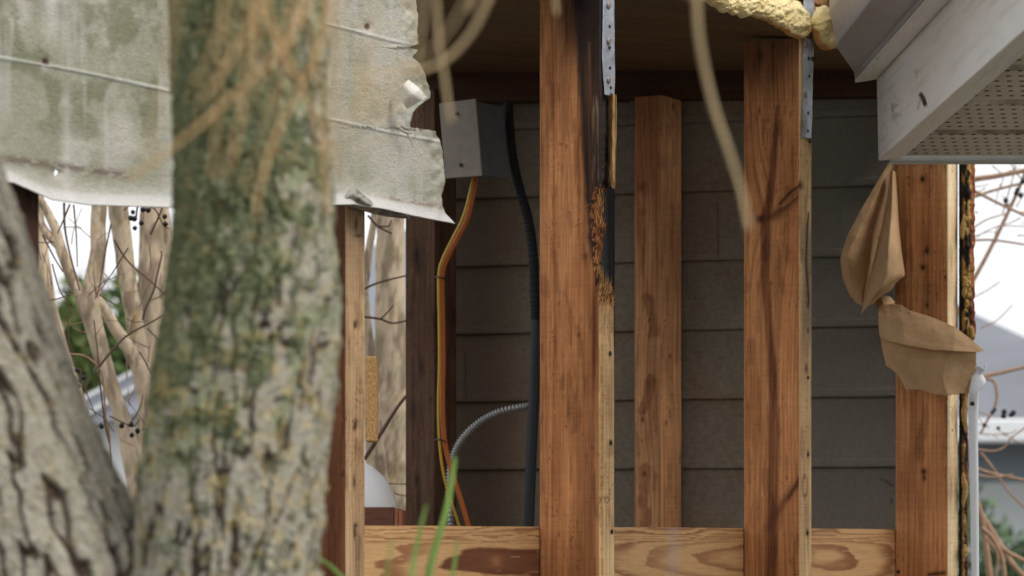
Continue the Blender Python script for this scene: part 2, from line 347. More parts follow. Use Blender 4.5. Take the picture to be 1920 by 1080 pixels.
# ---- second stud (right of centre)
def col_r(px, py, fc, a, b):
    kx = px - 34 * np.exp(-((py - 410) / 120.) ** 2) * np.exp(-((px - 1450) / 40.) ** 2)
    l, f, br = grain(kx, py, 21, 8.5, 12, 500)
    wide = OR * (1 + .5 * f[..., None] + .6 * br[..., None]) * .98; wide = mix(wide, ORD, .6 * l)
    path = [(1458, 200), (1450, 300), (1446, 360), (1436, 410), (1435, 520), (1440, 600), (1448, 680), (1451, 760), (1451, 860), (1448, 960), (1444, 1090)]
    d = poly(px, py, path) + 5 * (fbm(px / 9., py / 50., 22) - .5); wd = np.interp(py, [150, 260, 420, 560, 760, 900, 1090], [3, 5, 9, 8, 9, 11, 10])
    wide = mix(wide, lin((88, 46, 26)) * (1 + .5 * f[..., None]), .8 * ss(1.5, .5, d / wd) * (.55 + .75 * fbm(px / 3., py / 90., 27)))
    wide = stain(wide, poly(px, py, [(1427, 410), (1450, 405), (1475, 385), (1502, 362)]), 9, (86, 44, 24), .85)
    wide = stain(wide, poly(px, py, [(1462, 382), (1482, 360), (1504, 345)]), 3.2, (60, 34, 22), .9)
    wide = stain(wide, poly(px, py, [(1468, 386), (1496, 364)]), 2.5, (190, 130, 84), .6)
    wide = stain(wide, np.hypot(px - 1427, (py - 411) * .8), 5.5, (46, 26, 18), .95)
    wide = stain(wide, poly(px, py, [(1442, 990), (1470, 940), (1503, 898)]), 8, (86, 50, 32), .75)
    wide = stain(wide, poly(px, py, [(1478, 935), (1502, 892)]), 2.5, (70, 42, 28), .8)
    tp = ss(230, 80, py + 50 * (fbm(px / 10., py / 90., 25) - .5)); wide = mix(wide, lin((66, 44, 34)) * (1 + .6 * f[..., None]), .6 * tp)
    for (x, y, wx, wy) in ((1425, 103, 6, 14), (1450, 86, 4, 8), (1475, 95, 2.5, 12), (1424, 207, 2, 5), (1482, 213, 2, 6), (1446, 530, 2, 4), (1440, 225, 2, 5)):
        wide = stain(wide, np.hypot((px - x) / wx, (py - y) / wy), 1, (46, 30, 24), .7)
    le, fe, be = grain(px * 1.7, py, 23, 9, 5, 700)
    edg = CR * .93 * (1 + .45 * fe[..., None] + .5 * be[..., None]); edg = mix(edg, CRD, .5 * le)
    wz = ss(400, 440, py) * ss(680, 600, py) * ss(1502, 1508, px); edg = mix(edg, lin((140, 124, 108)) * (1 + .5 * fe[..., None]), .7 * wz)
    edg = stain(edg, poly(px, py, [(1516, 400), (1514, 425), (1511, 490), (1516, 560), (1515, 575)]), 2.1, (38, 28, 24), .92)
    edg = stain(edg, np.hypot((px - 1500), (py - 348) * .7), 6, (50, 32, 24), .85)
    edg = stain(edg, np.abs(np.hypot((px - 1509) / 6, (py - 912) / 24.) - .8) * 7, 1.6, (120, 80, 50), .6)
    for (x, y, wx, wy) in ((1515, 620, 2, 5), (1515, 850, 2, 7), (1514, 998, 3, 6), (1512, 690, 3, 10)): edg = stain(edg, np.hypot((px - x) / wx, (py - y) / wy), 1, (50, 36, 28), .9)
    return np.where((fc == 1)[..., None], edg, wide)
def cut_r(a, b, py, fc):
    g = .004 * np.exp(-((py - 500) / 90.) ** 4) * np.exp(-((b - .024) / .005) ** 2) * (fc == 1)
    g = g + .003 * np.exp(-(np.abs(py - 348) / 8) ** 2) * (fc == 1) * np.exp(-(b / .012) ** 2)
    return a + g, b
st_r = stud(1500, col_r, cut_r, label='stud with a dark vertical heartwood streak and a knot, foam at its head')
nails(st_r, [(1515, 708), (1515, 852), (1514, 1000)], 'edge', .0026)

# ---- third stud (far right)
def col_3(px, py, fc, a, b):
    l, f, br = grain(px, py, 31, 10, 5, 900)
    wide = lin((196, 138, 92)) * (1 + .45 * f[..., None] + .35 * br[..., None]); wide = mix(wide, lin((132, 74, 44)), .7 * l)
    wide = mix(wide, lin((196, 128, 80)) * .8, .35 * ss(700, 760, py) * ss(1700, 1740, px))
    wide = mix(wide, lin((214, 170, 116)), ss(1764, 1775, px + 5 * (fbm(py / 12., px / 8., 33) - .5)) * .8 * ss(520, 500, py + 0 * px))
    wide = mix(wide, lin((226, 172, 112)), .5 * ss(.6, .75, fbm(px / 7., py / 20., 34)) * ss(1735, 1770, px) * ss(600, 560, py))
    for (x, y, wx, wy) in ((1730, 335, 4.5, 7), (1738, 468, 4, 8), (1737, 450, 8, 22), (1731, 501, 6, 6), (1738, 545, 4, 26), (1738, 572, 4, 6), (1732, 883, 5, 5), (1733, 895, 4, 8)):
        wide = stain(wide, np.hypot((px - x) / wx, (py - y) / wy), 1, (42, 30, 28), .9 if wy < 20 else .4)
    wide = stain(wide, poly(px, py, [(1771, 519), (1782, 516), (1784, 526), (1779, 531), (1771, 519)]), 1.4, (50, 34, 26), .9)
    wide = stain(wide, poly(px, py, [(1742, 1077), (1770, 1074)]), 4, (40, 28, 22), .9)
    wide = stain(wide, poly(px, py, [(1775, 760), (1779, 860), (1782, 900)]), 2, (86, 52, 36), .8)
    wide = stain(wide, poly(px, py, [(1690, 837), (1702, 839)]), 1.2, (230, 170, 120), .6)
    le, fe, be = grain(px * 1.8, py, 32, 12, 4, 1200)
    edg = lin((232, 204, 162)) * (1 + .22 * fe[..., None] + .2 * be[..., None]); edg = mix(edg, lin((196, 150, 104)), .35 * le)
    edg = mix(edg, lin((188, 140, 92)), .55 * ss(1788, 1800, px) * ss(730, 760, py))
    return np.where((fc == 1)[..., None], edg, wide)
st_3 = stud(1778, col_3, label='clean stud at the far end with three dark nail stains, wrapped by torn paper')
nails(st_3, [(1730, 336), (1738, 470), (1731, 501), (1732, 884), (1685, 1072)], 1778, .0028)

# ---- left stud and the one beyond the tree
def col_l(px, py, fc, a, b):
    l, f, br = grain(px, py, 41, 9, 8, 800)
    wide = lin((112, 70, 44)) * (1 + .5 * f[..., None] + .5 * br[..., None]); wide = mix(wide, lin((92, 52, 34)), .6 * l)
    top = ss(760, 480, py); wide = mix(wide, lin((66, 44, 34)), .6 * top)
    wide = stain(wide, poly(px, py, [(641, 892), (648, 880)]), 2.5, (50, 30, 24), .8)
    le, fe, be = grain(px * 1.5, py, 42, 9, 7, 600)
    edg = lin((186, 152, 114)) * (1 + .5 * fe[..., None] + .5 * be[..., None]); edg = mix(edg, lin((140, 104, 74)), .5 * le)
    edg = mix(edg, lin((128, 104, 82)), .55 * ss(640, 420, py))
    for (x, y, wx, wy) in ((668, 420, 3, 14), (672, 442, 8, 2.5), (665, 610, 3, 9), (666, 795, 2.5, 10), (665, 802, 4, 6), (664, 905, 2.5, 12), (665, 1000, 2.5, 14), (667, 985, 4, 4)):
        edg = stain(edg, np.hypot((px - x) / wx, (py - y) / wy), 1, (54, 38, 30), .92)
    edg = stain(edg, np.abs(np.hypot(px - 676, py - 733) - 3.4), 1.1, (110, 72, 46), .8)
    edg = mix(edg, lin((120, 88, 62)), .4 * np.exp(-((py - 640) / 12.) ** 2) * ss(.4, .6, fbm(px / 5, py / 8, 46)))
    return np.where((fc == 1)[..., None], edg, wide)
def cut_l(a, b, py, fc):
    g = 0
    for (y, s, bb) in ((420, 12, .02), (610, 9, .02), (797, 9, .02), (1000, 14, .018)): g = g + .004 * np.exp(-((py - y) / s) ** 2) * np.exp(-((b - bb) / .0035) ** 2)
    return a + g * (fc == 1), b
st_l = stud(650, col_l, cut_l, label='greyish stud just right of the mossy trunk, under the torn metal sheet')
def col_d(px, py, fc, a, b):
    l, f, br = grain(px, py, 47, 9, 8, 800); return mix(lin((70, 46, 36)) * (1 + .4 * f[..., None] + .4 * br[..., None]), lin((40, 28, 24)), .5 * l)
small = perimeter(20, 10, 6, 4)
st_x = stud(28, col_d, nz=120, per=small, label='dark stud behind the grey leaning trunk', ztop=ZC + .40)

# ---- pine sill board behind the studs, in the interior plane
def plank(name, x0, x1, y_top_ref, zt, zb, off, th, colf, nx, nz, parent=frame, m=None):
    # x0..x1 photo columns on the plane at depth off
    A = wp(x0, 0, off); B = wp(x1, 0, off); t = np.linspace(0, 1, nx)[None, :, None]; z = np.linspace(zt, zb, nz)[:, None]
    V = A * (1 - t) + B * t; V = np.repeat(V, nz, 0); V[..., 2] = z
    V[..., 2] += .0006 * (fbm(np.linspace(0, 40, nx)[None, :], z * 0, 9) - .5)
    B2 = V + th * ND
    # ring around: front, top, back, bottom
    full = np.concatenate([V, B2[::-1][:2] * 0 + np.stack([B2[-1], B2[-1]]) if False else B2[-1:], B2[:1], V[:1]], 0)
    px, py = proj(full); col = colf(px, py); o = grid(name, full, m or M['plank'], parent, col, smooth=False)
    for (c0, s) in ((0, 1), (-1, -1)):
        pass
    return o
def col_sill(px, py):
    nz_ = 26 * (fbm(px / 90., py / 26., 71, 3) - .5)
    def blob(cx, cy, rx, ry): return np.sqrt(((px - cx) / rx) ** 2 + ((py - cy) / ry) ** 2)
    r = blob(965, 1050, 250, 60); r = np.minimum(r, 8)
    r1 = np.where(px < 1150, blob(975, 1052, 262, 62), np.where(px < 1520, np.minimum(blob(1440, 1046, 175, 34) + .25, 40), blob(1552, 1044, 150, 64) + .12))
    r1 = r1 + nz_ / 60. + .10 * (fbm(px / 25., py / 9., 73, 3) - .5)
    topw = ss(1022, 1000, py); r1 = r1 * (1 - topw) + topw * ((1060 - py + nz_) / 26.)
    s = r1 * (1.9 + .9 * topw); f = s - np.floor(s); band = ss(.35, .85, f) * ss(1.0, .92, f) * (.6 + .6 * vn(px / 70., np.floor(s), 72))
    wv = fbm(px / 30., py / 1.6, 74, 3)
    light = lin((218, 172, 120)) * (.86 + .28 * wv[..., None]); dark = lin((150, 96, 62)) * (.86 + .3 * wv[..., None])
    c = mix(light, dark, .9 * band); core = ss(.50, .44, r1); c = mix(c, lin((112, 62, 42)) * (.85 + .3 * wv[..., None]), .9 * core * (px < 1500))
    c = stain(c, np.hypot(px - 930, py - 1052), 10, (190, 126, 80), .7)
    blue = np.exp(-((px - 1262) / 10.) ** 2); c = mix(c, lin((190, 175, 170)), .35 * blue)
    sc = ss(.88, .93, vn(px / 26, py / 1.4, 79)); c = mix(c, lin((232, 200, 160)), .35 * sc)
    return c
zs_top = ZC + .0237
def zfor(px, py, off): return wp(px, py, off)[2]
sill = plank('sill_board', 560, 1760, 0, zfor(1240, 989, SW + .001), ZC - .22, SW + .001, .036, col_sill, 900, 150)
sill['label'] = 'pine board with bold oval grain running behind the foot of the studs'
# lower wall panel and bottom plate (below the picture)
A = wp(-60, 0, SW + .002); B = wp(1790, 0, SW + .002); mid = (A + B) / 2; L = np.linalg.norm((B - A)[:2]) / 2
dim = mat('rough sheathing', lin((130, 100, 76)), bump=.3, bs=(60, 60, 60), var=.2)
box('lower_panel', [mid[0] + ND[0] * .02, mid[1] + ND[1] * .02, (ZC - .225 + .04) / 2], UD * L, ND * .008, np.array([0, 0, (ZC - .225 - .04) / 2]), dim, frame)
A = wp(-60, 0, 0); mid = (wp(-60, 0) + wp(1800, 0)) / 2
box('bottom_plate', [mid[0] + ND[0] * SW / 2, mid[1] + ND[1] * SW / 2, .019], UD * (L + .03), ND * .05, np.array([0, 0, .019]), dim, frame)

# ---- ceiling panel and rim joist above
ang18 = math.radians(18.0); SD = np.array([math.cos(ang18), -math.sin(ang18), 0.])    # direction of the back wall, to the right/near
S0 = np.array([(1680 - 960) / F * 5.345, 5.345, 0.])     # a point of the siding plane
def sp(px, py, off=0.):      # point on the plane parallel to the back wall, off metres in front of the siding
    nrm = np.array([-math.sin(ang18), -math.cos(ang18), 0.]); b = S0 + off * nrm; k = (px - 960) / F
    t = (k * b[1] - b[0]) / (SD[0] - k * SD[1]); p = b + t * SD; p[2] = ZC + (HY - py) / F * p[1]; return p
def ceil_col(px, py):
    l = fbm(px / 160. + py / 90., py / 5. - px / 60., 81, 4); k = fbm(px / 500., py / 40., 82, 3)
    c = lin((112, 84, 54)) * (.5 + .6 * l[..., None]); return mix(c, lin((96, 78, 52)), ss(.35, .7, k) * .5)
fa, fb = wp(745, 0, -.004), wp(1720, 0, -.004); fa[2] = fb[2] = ZT + .001
ba, bb = sp(764, 0, -.01), sp(1800, 0, -.01); ba[2] = sp(800, 137, .03)[2]; bb[2] = ZC + .735
n1, n2 = 160, 300; t = np.linspace(0, 1, n2)[None, :, None]; s_ = np.linspace(0, 1, n1)[:, None, None]
V = (fa * (1 - t) + fb * t) * (1 - s_) + (ba * (1 - t) + bb * t) * s_
px, py = proj(V); M['ply'] = mat('aged plywood', rough=.8, vcol=True, bump=.2, bs=(90, 90, 90), var=.1)
o = grid('ceiling_panel', V, M['ply'], frame, ceil_col(px, py)); md = o.modifiers.new('t', 'SOLIDIFY'); md.thickness = .018; md.offset = -1 if False else 1
o['label'] = 'plywood ceiling over the studs'
def col_rim(px, py):
    l, f, br = grain(py * 1.4 + px * .42, px, 85, 9, 6, 500); return mix(lin((176, 132, 88)) * (1 + .4 * f[..., None] + .4 * br[..., None]), lin((96, 62, 40)), .6 * l)
plank('rim_joist', 690, 1740, 0, ZT + .19, ZT + .055, .004, .036, col_rim, 400, 40, m=M['wood'])
plank('top_plate', 690, 1740, 0, ZT + .052, ZT + .021, .002, .085, col_rim, 400, 16, m=M['wood'])
# unseen roof deck, added above to close off the sky and darken the bay
rc = (fa + fb + ba + bb) / 4
rm = mat('roof shingles', lin((84, 80, 78)), bump=.6, bs=(30, 30, 30), var=.3)
A1, B1 = wp(735, 0, -.02), wp(1745, 0, -.02); A2, B2 = sp(750, 0, -.4), sp(1830, 0, -.5)
Vr = []
for q in (A1, B1, B2, A2): Vr.append([q[0], q[1], ZT + .21])
for q in (A1, B1, B2, A2): Vr.append([q[0], q[1], ZT + .26])
obj('roof_deck', Vr, [(0, 3, 2, 1), (4, 5, 6, 7), (0, 1, 5, 4), (1, 2, 6, 5), (2, 3, 7, 6), (3, 0, 4, 7)], rm, frame, smooth=False)

# ---------------------------------------------------------------- back wall
back = thing('back_wall', 'dark back wall of grey lap siding seen through the open studs, with its own posts and header', 'wall', (S0[0] - .4, S0[1] + .1, 0))
pz = sp(1350, 878)[2]; EX = .1107
prof = []
k0 = -int((pz - .05) / EX)
nrm = np.array([-math.sin(ang18), -math.cos(ang18), 0.])
for k in range(k0, 8):
    zb = pz + k * EX
    if zb > ZT + .06: break
    prof += [(zb + .0005, -.0005 - .001), (zb, .0085), (zb + .0015, .0095), (zb + .012, .0088), (zb + .0128, .0080), (zb + .05, .0055), (zb + EX - .002, .0010)]
fine = [prof[0]]
for a_, b_ in zip(prof[:-1], prof[1:]):
    k = max(1, int(np.ceil((b_[0] - a_[0]) / .0022))); fine += [(a_[0] + (b_[0] - a_[0]) * i / k, a_[1] + (b_[1] - a_[1]) * i / k) for i in range(1, k + 1)]
prof = np.array(fine); xs = np.linspace(0, 1, 420)
A = sp(775, 0); B = sp(1752, 0)
V = (A * (1 - xs[:, None]) + B * xs[:, None])[None] + prof[:, 1][:, None, None] * nrm; V[..., 2] = prof[:, 0][:, None]; V += (.0016 * (fbm(xs[None] * 9, prof[:, 0][:, None] * 9, 90) - .5))[..., None] * nrm; V[..., 2] += .0014 * (fbm(xs * 14, xs * 0, 89) - .5)[None]
# subdivide flats for colour
px, py = proj(V)
cs = mix(np.broadcast_to(lin((124, 116, 102)), V.shape) * (1 + .22 * (fbm(px / 60., py / 60., 91)[..., None] - .5)), lin((126, 100, 80)), .45 * ss(.4, .7, fbm(px / 120., py / 90., 92)) * ss(1560, 1420, px))
cs = cs * (1 + .5 * (fbm(px / 7., py / 5., 94)[..., None] - .5)); cs = mix(cs, lin((110, 108, 101)), .6 * ss(1420, 1560, px))
cs = mix(cs, lin((70, 56, 44)), .85 * ss(1050, 900, px))  # interior shade painted into the colour towards the left end
for (x, y, x1, y1, w_) in ((1302, 556, 1305, 562, 1.5), (1662, 905, 1676, 912, 1.6), (1650, 898, 1668, 903, 1.), (1670, 935, 1672, 942, 2.), (872, 660, 874, 745, 1.), (1346, 380, 1346, 486, .9)):
    cs = mix(cs, cs * .35, .8 * ss(w_ + .8, w_ - .4, seg(px, py, x, y, x1, y1)))
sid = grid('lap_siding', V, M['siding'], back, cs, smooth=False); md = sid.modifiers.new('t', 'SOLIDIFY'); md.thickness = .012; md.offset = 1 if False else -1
def col_hd(px, py):
    l, f, br = grain(py * 1.2, px, 95, 10, 8, 500); return mix(lin((70, 48, 36)) * (1 + .5 * f[..., None] + .5 * br[..., None]), lin((52, 38, 30)), .55 * l)
def beam(name, x0, x1, off, th, zt0, zt1, zb0, zb1, colf, nx=300, nz=24, parent=back, m=None):
    A = sp(x0, 0, off); B = sp(x1, 0, off); t = np.linspace(0, 1, nx)[None, :, None]; s = np.linspace(0, 1, nz)[:, None]
    V = np.repeat(A * (1 - t) + B * t, nz, 0); tt = np.linspace(0, 1, nx)[None, :]
    V[..., 2] = (zt0 * (1 - tt) + zt1 * tt) * (1 - s) + (zb0 * (1 - tt) + zb1 * tt) * s
    bk = V - th * nrm; full = np.concatenate([V, bk[-1:], bk[:1], V[:1]], 0); px, py = proj(full)
    return grid(name, full, m or M['wood'], parent, colf(px, py), smooth=False)
z1 = sp(800, 137, .05)[2] ; z2 = sp(1640, 118, .05)[2]; z3 = sp(850, 188, .05)[2]; z4 = sp(1640, 182, .05)[2]
beam('header', 770, 1740, .052, .04, max(z1, 0) + .012, z2 + .012, z3, z4, col_hd)
def col_strip(px, py):
    return mix(np.broadcast_to(lin((120, 84, 60)), px.shape + (3,)), lin((196, 150, 100)), ss(.45, .7, fbm(px / 9., py / 3., 97)) * .8)
beam('splintered_strip', 1180, 1700, .020, .012, sp(1200, 184, .02)[2], sp(1640, 176, .02)[2], sp(1200, 190, .02)[2], sp(1640, 182, .02)[2], col_strip, 200, 5)
def backpost(pxc, Y, aw, bw, colf, ztop, label, lean=0):
    o0 = np.array([(pxc - 960) / F * Y, Y, 0.]); per = small
    o = stud(pxc, colf, nz=300, per=perimeter(30, 26, 6, 4), root=back, origin=o0, aw=aw / SW, bw=bw / ST, ztop=ztop, label=label, name='post'); return o
def col_bp(px, py, fc, a, b):
    l, f, br = grain(px + 6 * np.sin(py / 90.) * np.exp(-((px - 1215) / 14.) ** 2), py, 101, 9, 12, 300)
    wide = lin((176, 128, 88)) * (1 + .4 * f[..., None] + .5 * br[..., None]); wide = mix(wide, lin((112, 62, 40)), .65 * l)
    for pts in ([(1217, 560), (1222, 590), (1225, 625)], [(1222, 710), (1218, 740), (1207, 770)], [(1215, 960), (1210, 990)], [(1208, 880), (1207, 940)]):
        wide = mix(wide, lin((108, 62, 40)), .6 * ss(13, 7, poly(px, py, pts) + 16 * (fbm(px / 8, py / 22, 102) - .5)))
    for (x, y, r) in ((1205, 350, 9), (1204, 787, 4), (1208, 888, 4)): wide = stain(wide, np.hypot(px - x, py - y), r, (60, 32, 22), .9)
    wide = mix(wide, lin((134, 74, 46)), .5 * ss(500, 300, py))
    edg = lin((208, 154, 108)) * (1 + .3 * f[..., None] + .3 * br[..., None]); edg = mix(edg, lin((140, 88, 58)), .4 * l)
    for (x, y) in ((1256, 668), (1249, 793), (1262, 200)): edg = stain(edg, np.hypot(px - x, (py - y) * .6), 3, (60, 40, 30), .8)
    return np.where((fc == 1)[..., None], edg, wide)
backpost(1240, 5.375, .0495, .068, col_bp, sp(1240, 184, .05)[2], 'short wall post with reddish bark shaped patches on its left face')
def col_bl(px, py, fc, a, b):
    l, f, br = grain(px, py, 111, 10, 10, 400)
    c = lin((82, 60, 45)) * (1 + .5 * f[..., None] + .7 * br[..., None]); c = mix(c, lin((58, 40, 32)), .6 * l)
    for (x, y, wx, wy) in ((782, 900, 5, 12), (785, 940, 4, 34), (775, 770, 7, 30), (790, 690, 6, 20), (808, 748, 3, 4), (780, 480, 8, 20)): c = stain(c, np.hypot((px - x) / wx, (py - y) / wy), 1, (26, 20, 18), .75)
    return np.where((fc == 1)[..., None], c * 1.15, c)
backpost(815, 5.40, .056, .066, col_bl, sp(815, 186, .05)[2], 'dark corner post at the left end of the siding')

# ---------------------------------------------------------------- metal straps on the stud edges
def strap(st, pts_l, pts_r, ys, holes, heads, seed):
    n = 240; y = np.linspace(ys[0], ys[-1], n); xl = np.interp(y, ys, pts_l); xr = np.interp(y, ys, pts_r)
    xl = xl + .5 * (fbm(y / 18., y * 0, seed) - .5); m_ = 26; t = np.linspace(0, 1, m_)[None, :]; px = xl[:, None] * (1 - t) + xr[:, None] * t; py = np.repeat(y[:, None], m_, 1) + 2 * (t - .5)
    off = -.0018 - .0012 * (fbm(px / 14., py / 24., seed + 1, 2) - .5) - .0012 * np.abs(np.sin(py / 47.)) * 0
    V = wps(px, py, 0.); V = V - (-off)[..., None] * ND
    c = lin((188, 194, 204)) * (.78 + .45 * fbm(px / 9., py / 16., seed + 2)[..., None]); c = mix(c, lin((120, 116, 116)), ss(.55, .75, fbm(px / 20., py / 30., seed + 3)) * .6)
    for (hx, hy) in holes: c = mix(c, lin((22, 18, 18)), ss(1.15, .8, np.hypot((px - hx) / 2.2, (py - hy) / 3.6)))
    o = grid('strap', V, M['galv'], st, c, thick=.0009); o['label'] = 'galvanised strap with nail holes'
    hm = mat('strap nail head', lin((158, 140, 132)), rough=.5, metal=.5, var=.3, bs=(600, 600, 600))
    for (hx, hy) in heads: nail(wp(hx, hy, -.0028), OUT, .0042, .0018, parent=o, m=hm)
strap(st_c, [1128, 1128, 1127, 1129, 1131], [1149, 1149, 1150, 1150, 1149], [-50, 30, 110, 150, 179], [(1140, 50), (1140, 90), (1141, 128), (1142, 165)], [(1141, 10), (1141, 77), (1141, 150)], 121)
strap(st_r, [1504, 1505, 1503, 1505, 1502, 1501], [1524, 1524, 1523, 1521, 1520, 1518], [-55, 60, 110, 160, 220, 259], [(1514, 110), (1515, 143), (1513, 212), (1512, 246)], [(1511, 84), (1510, 178), (1506, 232)], 131)
nail(wp(1525, 111, -.003), [.5, -.8, .1], .0036, .002, parent=st_r)
nail(wp(1518, 264, -.003), OUT, .0036, .002, parent=st_r)

# ---------------------------------------------------------------- torn metal siding sheet
def sheet():
    ys = [-60, 0, 30, 60, 75, 84, 90, 94, 110, 120, 134, 150, 165, 185, 200, 212, 232, 241, 246, 262, 300, 340, 380, 400, 420]
    xr = [766, 765, 769, 764, 766, 769, 745, 767, 759, 770, 779, 783, 791, 792, 766, 757, 752, 754, 796, 808, 817, 820, 812, 818, 828]
    bx = [-90, 0, 70, 140, 330, 640, 700, 760, 828]; by = [330, 345, 376, 386, 392, 385, 400, 408, 421]
    nr, nc = 250, 420
    v = np.linspace(0, 1, nr)[:, None]; u = np.linspace(0, 1, nc)[None, :] ** .8
    # bottom line for each column, right edge for each row
    X = -90 + u * (820 + 90) + 0 * v
    for it in range(3):
        yb = np.interp(X, bx, by); Y = -60 + v * (yb + 60); R = np.interp(Y, ys, xr) + 2.5 * (fbm(Y / 7., Y * 0, 141) - .5); X = -90 + u * (R + 90)
    px, py = X, Y
    dz = yb - py                       # distance above the bottom lip
    lip = np.exp(-dz / 14.)
    off = -.010 - .008 * lip
    # lap seams at true heights
    W0 = wps(px, py, -.01); z = W0[..., 2] - ZC
    for zz in (.463, .567, .671): off = off - .0010 * ss(zz - .001, zz + .0015, z) + .0010 * np.clip((z - zz) / .104, 0, 1) * (z > zz); off = off - .0013 * np.exp(-((z - zz - .0012 * np.sin(px / 70.)) / .0014) ** 2)
    off = off - .0016 * (fbm(px / 60., py / 45., 142, 3) - .5) - .0005 * (fbm(px / 2.6, py / 1.8, 143, 3) - .5) * 1.4
    off = off - .006 * (fbm(px / 16., py / 20., 144, 2) - .35) * ss(50, 8, np.interp(py, ys, xr) - px)          # buckled near the tear
    off = off - .014 * np.exp(-((px - 690) / 46.) ** 2) * np.exp(-(dz / 22.)) + .006 * np.exp(-((px - 650) / 14.) ** 2) * np.exp(-dz / 18.)
    for (nx, ny) in ((70, 117), (675, 52), (92, 326)): off = off + .003 * np.exp(-(np.hypot(px - nx, py - ny) / 9.) ** 2)
    V = wps(px, py, 0.) + off[..., None] * ND
    V[..., 2] -= .004 * np.exp(-((px - 690) / 40.) ** 2) * np.exp(-(dz / 10.)) * 0
    # colour
    g1 = fbm(px / 90., py / 140., 151, 4); g2 = fbm(px / 5., py / 4., 152, 4); st = fbm(px / 18., py / 300., 153, 3)
    base = lin((178, 174, 161)) * (.86 + .3 * g2[..., None])
    grn = ss(.34, .62, g1 + .12 * (px < 320)) * ss(20, 60, dz); base = mix(base, lin((136, 136, 112)) * (.8 + .45 * g2[..., None]), .75 * grn)
    grn2 = ss(.5, .64, fbm(px / 45., py / 60., 154, 4)) * (.5 + .6 * (px < 330)) * ss(330, 200, py); base = mix(base, lin((108, 108, 76)) * (.8 + .4 * g2[..., None]), np.clip(.6 * grn2, 0, 1))
    wst = ss(.5, .68, st) * ss(.3, .6, vn(px / 40, py / 90., 156)); base = mix(base, lin((196, 193, 186)), .35 * wst)
    base = mix(base, lin((216, 212, 206)), .55 * np.exp(-((px - 80) / 16.) ** 2) * ss(120, 20, py) + .3 * np.exp(-((px - 108) / 9.) ** 2) * ss(150, 200, py))
    sb = np.exp(-((py - np.interp(px, [0, 220, 330], [300, 330, 340])) / 9.) ** 2) * ss(240, 210, px) * ss(.32, .5, fbm(px / 9., py / 5., 157)); base = mix(base, lin((104, 86, 74)), .8 * sb)
    sb2 = np.exp(-((dz - 28) / 5.) ** 2) * ss(690, 720, px) * ss(.35, .55, fbm(px / 7., py / 4., 158)); base = mix(base, lin((130, 108, 90)), .75 * sb2)
    base = mix(base, lin((204, 202, 200)), .6 * ss(26, 18, dz))
    tb = ss(.42, .62, fbm(px / 70., py / 50., 159)) * ss(630, 660, px) * ss(330, 250, py); base = mix(base, lin((186, 168, 138)) * (.85 + .3 * g2[..., None]), .5 * tb)
    for (nx, ny, r) in ((71, 118, 7), (675, 51, 6)): base = mix(base, lin((74, 48, 36)), ss(1.2, .6, np.hypot((px - nx) / r, (py - ny) / (r * 1.2))))
    seam = np.min([np.abs(z - q) for q in (.463, .567, .671)], 0); base = mix(base, lin((222, 220, 214)), .5 * ss(.0026, .0008, seam))  # pale line paints the highlight along each lap seam
    Fc = gridf(nr, nc); fx = px.ravel()[Fc].mean(1); fy = py.ravel()[Fc].mean(1)
    keep = (np.hypot((fx - 92) / 4.2, (fy - 325) / 6.) > 1) & (np.hypot((fx - 764) / 5., (fy - 228) / 12.) > 1)
    t = thing('metal_siding_sheet', 'weathered grey green metal siding sheet with torn ragged right edge, behind the mossy trunk', 'metal sheet', wp(400, 390, -.01))
    o = obj('sheet', V, np.ascontiguousarray(Fc[keep]), M['sheet'], t, base); md = o.modifiers.new('t', 'SOLIDIFY'); md.thickness = .0012; md.offset = 0
    # folded over flap
    rows = [[(766, 151, 3.862), (785, 166, 3.856), (801, 184, 3.866)], [(756, 161, 3.858), (774, 178, 3.850), (786, 192, 3.860)], [(744, 173, 3.868), (756, 190, 3.858), (763, 205, 3.872)]]
    V = loft(rows, 60, 60); qx, qy = proj(V); V[..., 1] += -.006 + .0008 * (fbm(qx / 9., qy / 9., 161) - .5); V[..., 0] += .0004 * (fbm(qx / 3.5, qy / 3.5, 162) - .5)
    c = lin((226, 220, 210)) * (.9 + .2 * fbm(qx / 6, qy / 6, 163)[..., None]) * np.ones(V.shape); o = grid('flap', V, M['sheet'], t, c, thick=.0012); o['label'] = 'small pale flap folded out of the torn edge'
    # curled slivers at the tear
    for pts, w in (([(744, 236), (756, 246), (770, 250)], .004), ([(764, 252), (770, 262), (774, 274)], .003), ([(733, 84), (750, 88), (770, 86)], .003), ([(776, 246), (782, 243), (777, 256)], .004)):
        p3 = [P(x, y, 3.885 - .012 * i) for i, (x, y) in enumerate(pts)]
        V, _ = tubev(p3, [w * .3, w * .45, w * .2], 8, 12); V[..., 1] = V[..., 1] * .4 + V[..., 1].mean() * .6
        grid('curled_edge', V, M['sheet'], t, np.broadcast_to(lin((170, 160, 145)), V.shape), closed=True)
    # torn lip rolled up under the right end
    rows = [[(632, 366, 3.79), (658, 350, 3.80), (684, 364, 3.82), (720, 390, 3.85), (760, 398, 3.88)], [(640, 378, 3.775), (662, 366, 3.785), (690, 382, 3.80), (724, 398, 3.83), (764, 404, 3.87)],
            [(645, 384, 3.80), (668, 390, 3.81), (698, 400, 3.83), (730, 406, 3.86), (768, 410, 3.89)]]
    V = loft(rows, 24, 90); qx, qy = proj(V); V[..., 1] += .004 * (fbm(qx / 14., qy / 9., 171) - .5)
    c = mix(np.broadcast_to(lin((150, 148, 136)), V.shape), lin((96, 94, 84)), ss(.4, .65, fbm(qx / 14., qy / 8., 172))); grid('rolled_lip', V, M['sheet'], t, c, thick=.001)
sheet()

